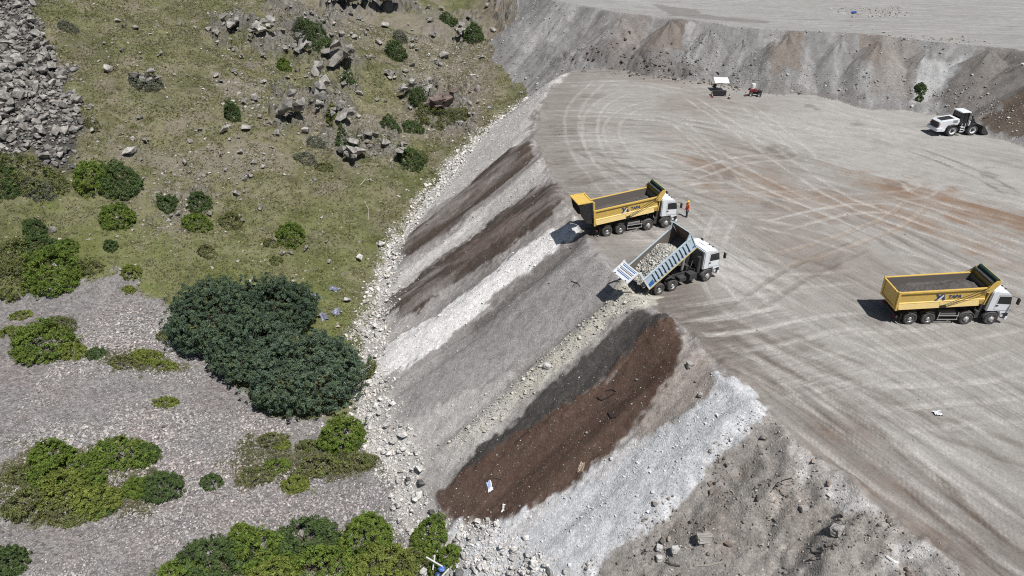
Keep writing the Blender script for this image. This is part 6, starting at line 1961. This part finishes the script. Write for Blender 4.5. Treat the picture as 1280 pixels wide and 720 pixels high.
x, y, z = at(943.5, 120)
t = empty('quad_bike', (x, y, z), R(-20), 'small red and black quad bike parked under the bench', 'quad bike')
for sx in (-.6, .62):
    for sy in (-1, 1):
        w_ = MB().lathe([(.16, sy * .5), (.30, sy * .52), (.33, sy * .48), (.33, sy * .30), (.28, sy * .28)], sx, .33, 16).build('wheel', M['tyre'], t)
        MB().lathe([(.17, sy * .5), (.12, sy * .45), (.001, sy * .44)], sx, .33, 12).build('rim', M['rim'], w_)
MB().box(-.75, .8, -.26, .26, .35, .62).build('frame', M['black'], t, bevel=.04)
MB().prism([(-.95, .72), (.1, .66), (.2, .98), (-.15, 1.05), (-.9, .85)], -.4, .4).build('fairing', M['red'], t, bevel=.05)
MB().prism([(.15, .7), (.95, .68), (.9, .85), (.3, .95)], -.36, .36).build('seat', M['black'], t, bevel=.05)
MB().path([(-.1, -.42, 1.15), (-.2, 0, 1.12), (-.1, .42, 1.15)], .025).bar((-.2, 0, 1.1), (-.35, 0, .8), .03).build('handlebar', M['black'], t)
x, y, z = at(941, 112)
t = empty('water_drum', (x, y, z), 0, 'small white drum standing behind the quad bike', 'drum')
d_ = MB().lathe([(.001, 0), (.32, 0), (.34, .1), (.32, .45), (.34, .5), (.32, .9), (.2, .98), (.001, .98)], 0, 0, 16); d_.v = [(a, c, b) for a, b, c in d_.v]; d_.build('shell', M['plastic'], t, smooth=False)
MB().bar((.12, 0, .96), (.12, 0, 1.04), .06, 10).build('cap', M['black'], t)


# ------------------------------------------------------------------ scraps and blocks lying about
def slab(name, px, py, dims, rz, mat, label, cat, tilt=(0, 0), sink=.3, chip=True):
    x, y, z = at(px, py)
    m = MB().box(-dims[0] / 2, dims[0] / 2, -dims[1] / 2, dims[1] / 2, -dims[2] / 2, dims[2] / 2)
    bm = bmesh.new(); me = bpy.data.meshes.new(name); me.from_pydata(m.v, [], m.f); bm.from_mesh(me)
    bmesh.ops.bevel(bm, geom=bm.edges[:], offset=min(dims) * .12, segments=1, affect='EDGES')
    if chip:
        bmesh.ops.triangulate(bm, faces=bm.faces[:]); bmesh.ops.subdivide_edges(bm, edges=bm.edges[:], cuts=2)
        for v in bm.verts: v.co += Vector((random.gauss(0, 1), random.gauss(0, 1), random.gauss(0, 1))) * min(dims) * .05
    bmesh.ops.recalc_face_normals(bm, faces=bm.faces[:])
    bm.to_mesh(me); bm.free()
    o = link(name, me, mat)
    o.location = (x, y, z + dims[2] * (.5 - sink)); o.rotation_euler = (tilt[0], tilt[1], rz)
    return tag(o, label, cat)


slab('concrete_block', 881, 673, (.95, .55, .5), R(2), M['concrete'], 'largest grey concrete block half buried in the brown spill near the bottom edge', 'block', (R(-18), R(-6)), .35)
slab('concrete_block', 844, 689, (.5, .4, .4), R(10), M['concrete_white'], 'pale square concrete block left of the largest concrete block', 'block', (R(-14), R(8)), .2)
slab('concrete_block', 824, 686, (.38, .38, .3), R(-20), M['concrete_white'], 'small pale concrete block left of the pale square concrete block', 'block', (R(-10), 0), .2)
slab('concrete_block', 824, 699, (.36, .32, .3), R(5), M['concrete_white'], 'small bluish white concrete block nearest the bottom edge', 'block', (R(-8), R(4)), .2)
slab('concrete_block', 1046, 664, (.75, .55, .5), R(40), M['concrete'], 'grey concrete lump in the brown spill near the haul road', 'block', (R(-22), R(10)), .3)
slab('concrete_block', 876, 494, (.4, .3, .2), R(60), M['concrete'], 'flat grey chunk at the top of the white stripe', 'block', (0, R(8)), .2)
slab('concrete_block', 1005, 636, (.5, .3, .3), R(15), M['concrete'], 'grey brown chunk in the middle of the brown spill', 'block', (R(-20), 0), .3)
o = slab('stone_block', 684, 459, (.55, .4, .4), R(-30), M['concrete_white'], 'pale angular stone on the yellowish rubble stripe', 'boulder', (0, .3), .2)
slab('stone_block', 862, 458, (.45, .4, .4), R(20), M['concrete'], 'rounded grey stone at the crest right of the brown load', 'boulder', (0, .2), .2)


def strand(name, pts, r, mat, label, cat, lift=.04):
    P = []
    for p in pts:
        x, y, z = at(*p); P.append((x, y, z + lift))
    o0 = P[len(P) // 2]
    m = MB().path([tuple(a - b for a, b in zip(p, o0)) for p in P], r, 5)
    o = m.build(name, mat); o.location = o0
    return tag(o, label, cat)


strand('cable', [(746, 497), (752, 501), (762, 496), (768, 492)], .05, M['black'], 'black bent cable on the brown load, upper left one of three', 'cable')
strand('cable', [(760, 516), (764, 523), (770, 522), (775, 516)], .05, M['black'], 'black curved cable on the brown load, lowest of three', 'cable')
strand('cable', [(757, 489), (765, 487), (770, 490)], .04, M['black'], 'short black cable on the brown load, highest of three', 'cable')
strand('timber_stick', [(748, 514), (758, 508), (768, 504)], .06, M['timber'], 'dark straight stick among the cables on the brown load', 'stick')
strand('timber_stick', [(618, 597), (626, 599), (634, 602)], .04, M['timber'], 'thin dark stick right of the white plastic sheet', 'stick')
strand('branch', [(716, 358), (721, 353), (725, 358), (721, 354), (714, 352)], .05, M['timber'], 'black forked branch on the smooth grey slope', 'branch')
strand('timber_stick', [(834, 700), (838, 706), (850, 708)], .06, M['timber'], 'dark bent bar in the brown spill at the bottom edge', 'bar')
strand('timber_stick', [(868, 708), (885, 707), (902, 703)], .05, M['palewood'], 'long bleached plank in the brown spill at the bottom edge', 'plank')
strand('cable', [(966, 612), (972, 604), (982, 600), (990, 598)], .035, M['black'], 'thin looping wire at the top of the brown spill', 'cable')
strand('branch', [(450, 232), (457, 224), (466, 226), (474, 232)], .05, M['palewood'], 'bleached fallen branch on the grass by the stone band, upper', 'branch')
strand('branch', [(456, 252), (461, 262), (460, 276)], .04, M['palewood'], 'bleached thin branch on the grass by the stone band, lower', 'branch')
strand('timber_stick', [(1108, 696), (1116, 702), (1122, 704)], .07, M['canvas'], 'white plank lying in the brown spill near the lower right', 'plank')
strand('timber_stick', [(1013, 685), (1015, 691), (1028, 691)], .05, M['timber'], 'dark bent rod in the brown spill right of the blocks', 'bar')
strand('timber_stick', [(1166, 516), (1172, 519), (1178, 520)], .05, M['timber'], 'dark stick on the yard under the white bundle', 'stick')


def sheet(px, py, w, h, rz, cols, label, cat='plastic sheet', name='plastic_sheet', amp=.16):
    x, y, z = at(px, py)
    n = 9
    g = np.linspace(-.5, .5, n); A, B = np.meshgrid(g, g)
    cut = 1 - .35 * np.abs(noise(A * 3 + px, B * 3, 7))
    xx = A * w * cut + .06 * noise(A * 4 + px, B * 4, 5); yy = B * h * cut + .06 * noise(A * 4, B * 4 + py, 6)
    c, s = math.cos(rz), math.sin(rz)
    wx, wy = xx * c - yy * s, xx * s + yy * c
    zz0 = gz(x + wx, y + wy) - z + .05 + amp * np.abs(noise(A * 5 + px, B * 5 + py, 8))
    i = np.arange(n * n).reshape(n, n)
    q = np.stack([i[:-1, :-1], i[:-1, 1:], i[1:, 1:], i[1:, :-1]], -1).reshape(-1, 4)
    pick = (noise(A * 2.5 + py, B * 2.5, 9).ravel() > .25).astype(int)
    cc = np.array([lin(cols[0]) * .95, lin(cols[1])])[pick]
    me = np_mesh(name, np.stack([wx.ravel(), wy.ravel(), zz0.ravel()], 1), q, cc, False)
    o = link(name, me, MAT_SHEET); o.location = (x, y, z)
    sd = o.modifiers.new('thick', 'SOLIDIFY'); sd.thickness = .01
    return tag(o, label, cat)


MAT_SHEET = attr_mat('sheet_plastic', rough=.4, spec=.4, layers=((5.0, .9, 1.05),))
W_, B_ = (246, 246, 248), (120, 150, 205)
sheet(612, 609, .42, .8, R(10), (W_, (170, 185, 215)), 'crumpled white and blue plastic sheet on the brown load')
sheet(727, 585, .5, .8, R(-20), ((150, 132, 118), (168, 150, 136)), 'dusty beige plastic sheet on the right side of the brown load')
sheet(629, 636, .25, .6, R(-15), ((205, 198, 190), W_), 'small pale rag at the lower edge of the brown load')
sheet(1172, 518, .5, .28, R(10), (W_, (190, 186, 182)), 'white plastic bundle lying on the yard at lower right', 'bundle', 'plastic_bundle', .25)
sheet(1067, 17, .9, .6, 0, ((70, 100, 190), (90, 120, 200)), 'blue tarpaulin scrap beside rubble on the upper plateau', 'tarpaulin', 'tarpaulin_scrap', .5)
sheet(361, 2, .01, .01, 0, (W_, W_), 'x') if False else None
for px, py, lab in ((396, 372, 'bluish grey plastic scrap in the grass above the dark trees, leftmost'), (418, 362, 'bluish plastic scrap in the grass by the stone band, topmost'), (405, 397, 'bluish plastic scrap in the grass beside the dark trees, lowest'), (421, 391, 'bluish plastic scrap near the grass edge of the stone band')):
    sheet(px, py, 1.3, .9, px * .3, ((118, 120, 138), (150, 152, 168)), lab, 'plastic scrap', 'plastic_scrap', .35)
sheet(612, 135, .8, .5, 0, ((110, 140, 190), W_), 'small blue scrap in the gravel gully below the far slope', 'plastic scrap', 'plastic_scrap', .3)

# white posts and a blue bag thrown into the bottom thicket
x, y, z = at(548, 710)
def post(name, p0, p1, label):
    a = Vector(p0); b = Vector(p1); mid = (a + b) / 2
    o = MB().bar(a - mid, b - mid, .06, 8).build(name, M['plastic']); o.location = mid
    return tag(o, label, 'post')
def lifted(px, py, hgt): 
    dx, dy, dz = ray(px, py); x_, y_, z_ = at(px, py)
    t = (CAM_H - (z_ + hgt)) / -dz
    return (dx * t, dy * t, CAM_H + dz * t)
post('white_post', lifted(533, 696.5, 1.5), lifted(553, 708, 1.3), 'white post lying across the bottom thicket, slanting down to the right')
post('white_post', lifted(543.5, 694.5, 1.6), lifted(541, 712, .9), 'white post standing crossed with another in the bottom thicket')
post('white_post', lifted(551, 722, 1.2), lifted(561, 711, 1.3), 'white post nearest the bottom edge beside the blue bag')
def sack(name, px, py, hgt, r, mat, label, cat):
    p = lifted(px, py, hgt)
    bm = bmesh.new(); bmesh.ops.create_icosphere(bm, subdivisions=3, radius=r)
    for v in bm.verts:
        n_ = float(fbm(np.array([v.co.x * 5 + px]), np.array([v.co.y * 5 + v.co.z * 4]), 2, 3)[0])
        v.co *= 1 + .25 * n_; v.co.z *= .7
    me = bpy.data.meshes.new(name); bm.to_mesh(me); bm.free()
    o = link(name, me, mat); o.location = p
    return tag(o, label, cat)
sack('plastic_bag', 552.5, 711, 1.1, .26, M['bluebag'], 'blue plastic bag caught in the thicket among the white posts', 'bag')
sack('plastic_bag', 574, 716, .5, .32, M['grey'], 'grey plastic bag in the thicket right of the blue bag', 'bag')
sack('plastic_bag', 547, 718, .9, .22, M['navy'], 'dark blue bag below the blue plastic bag in the thicket', 'bag')
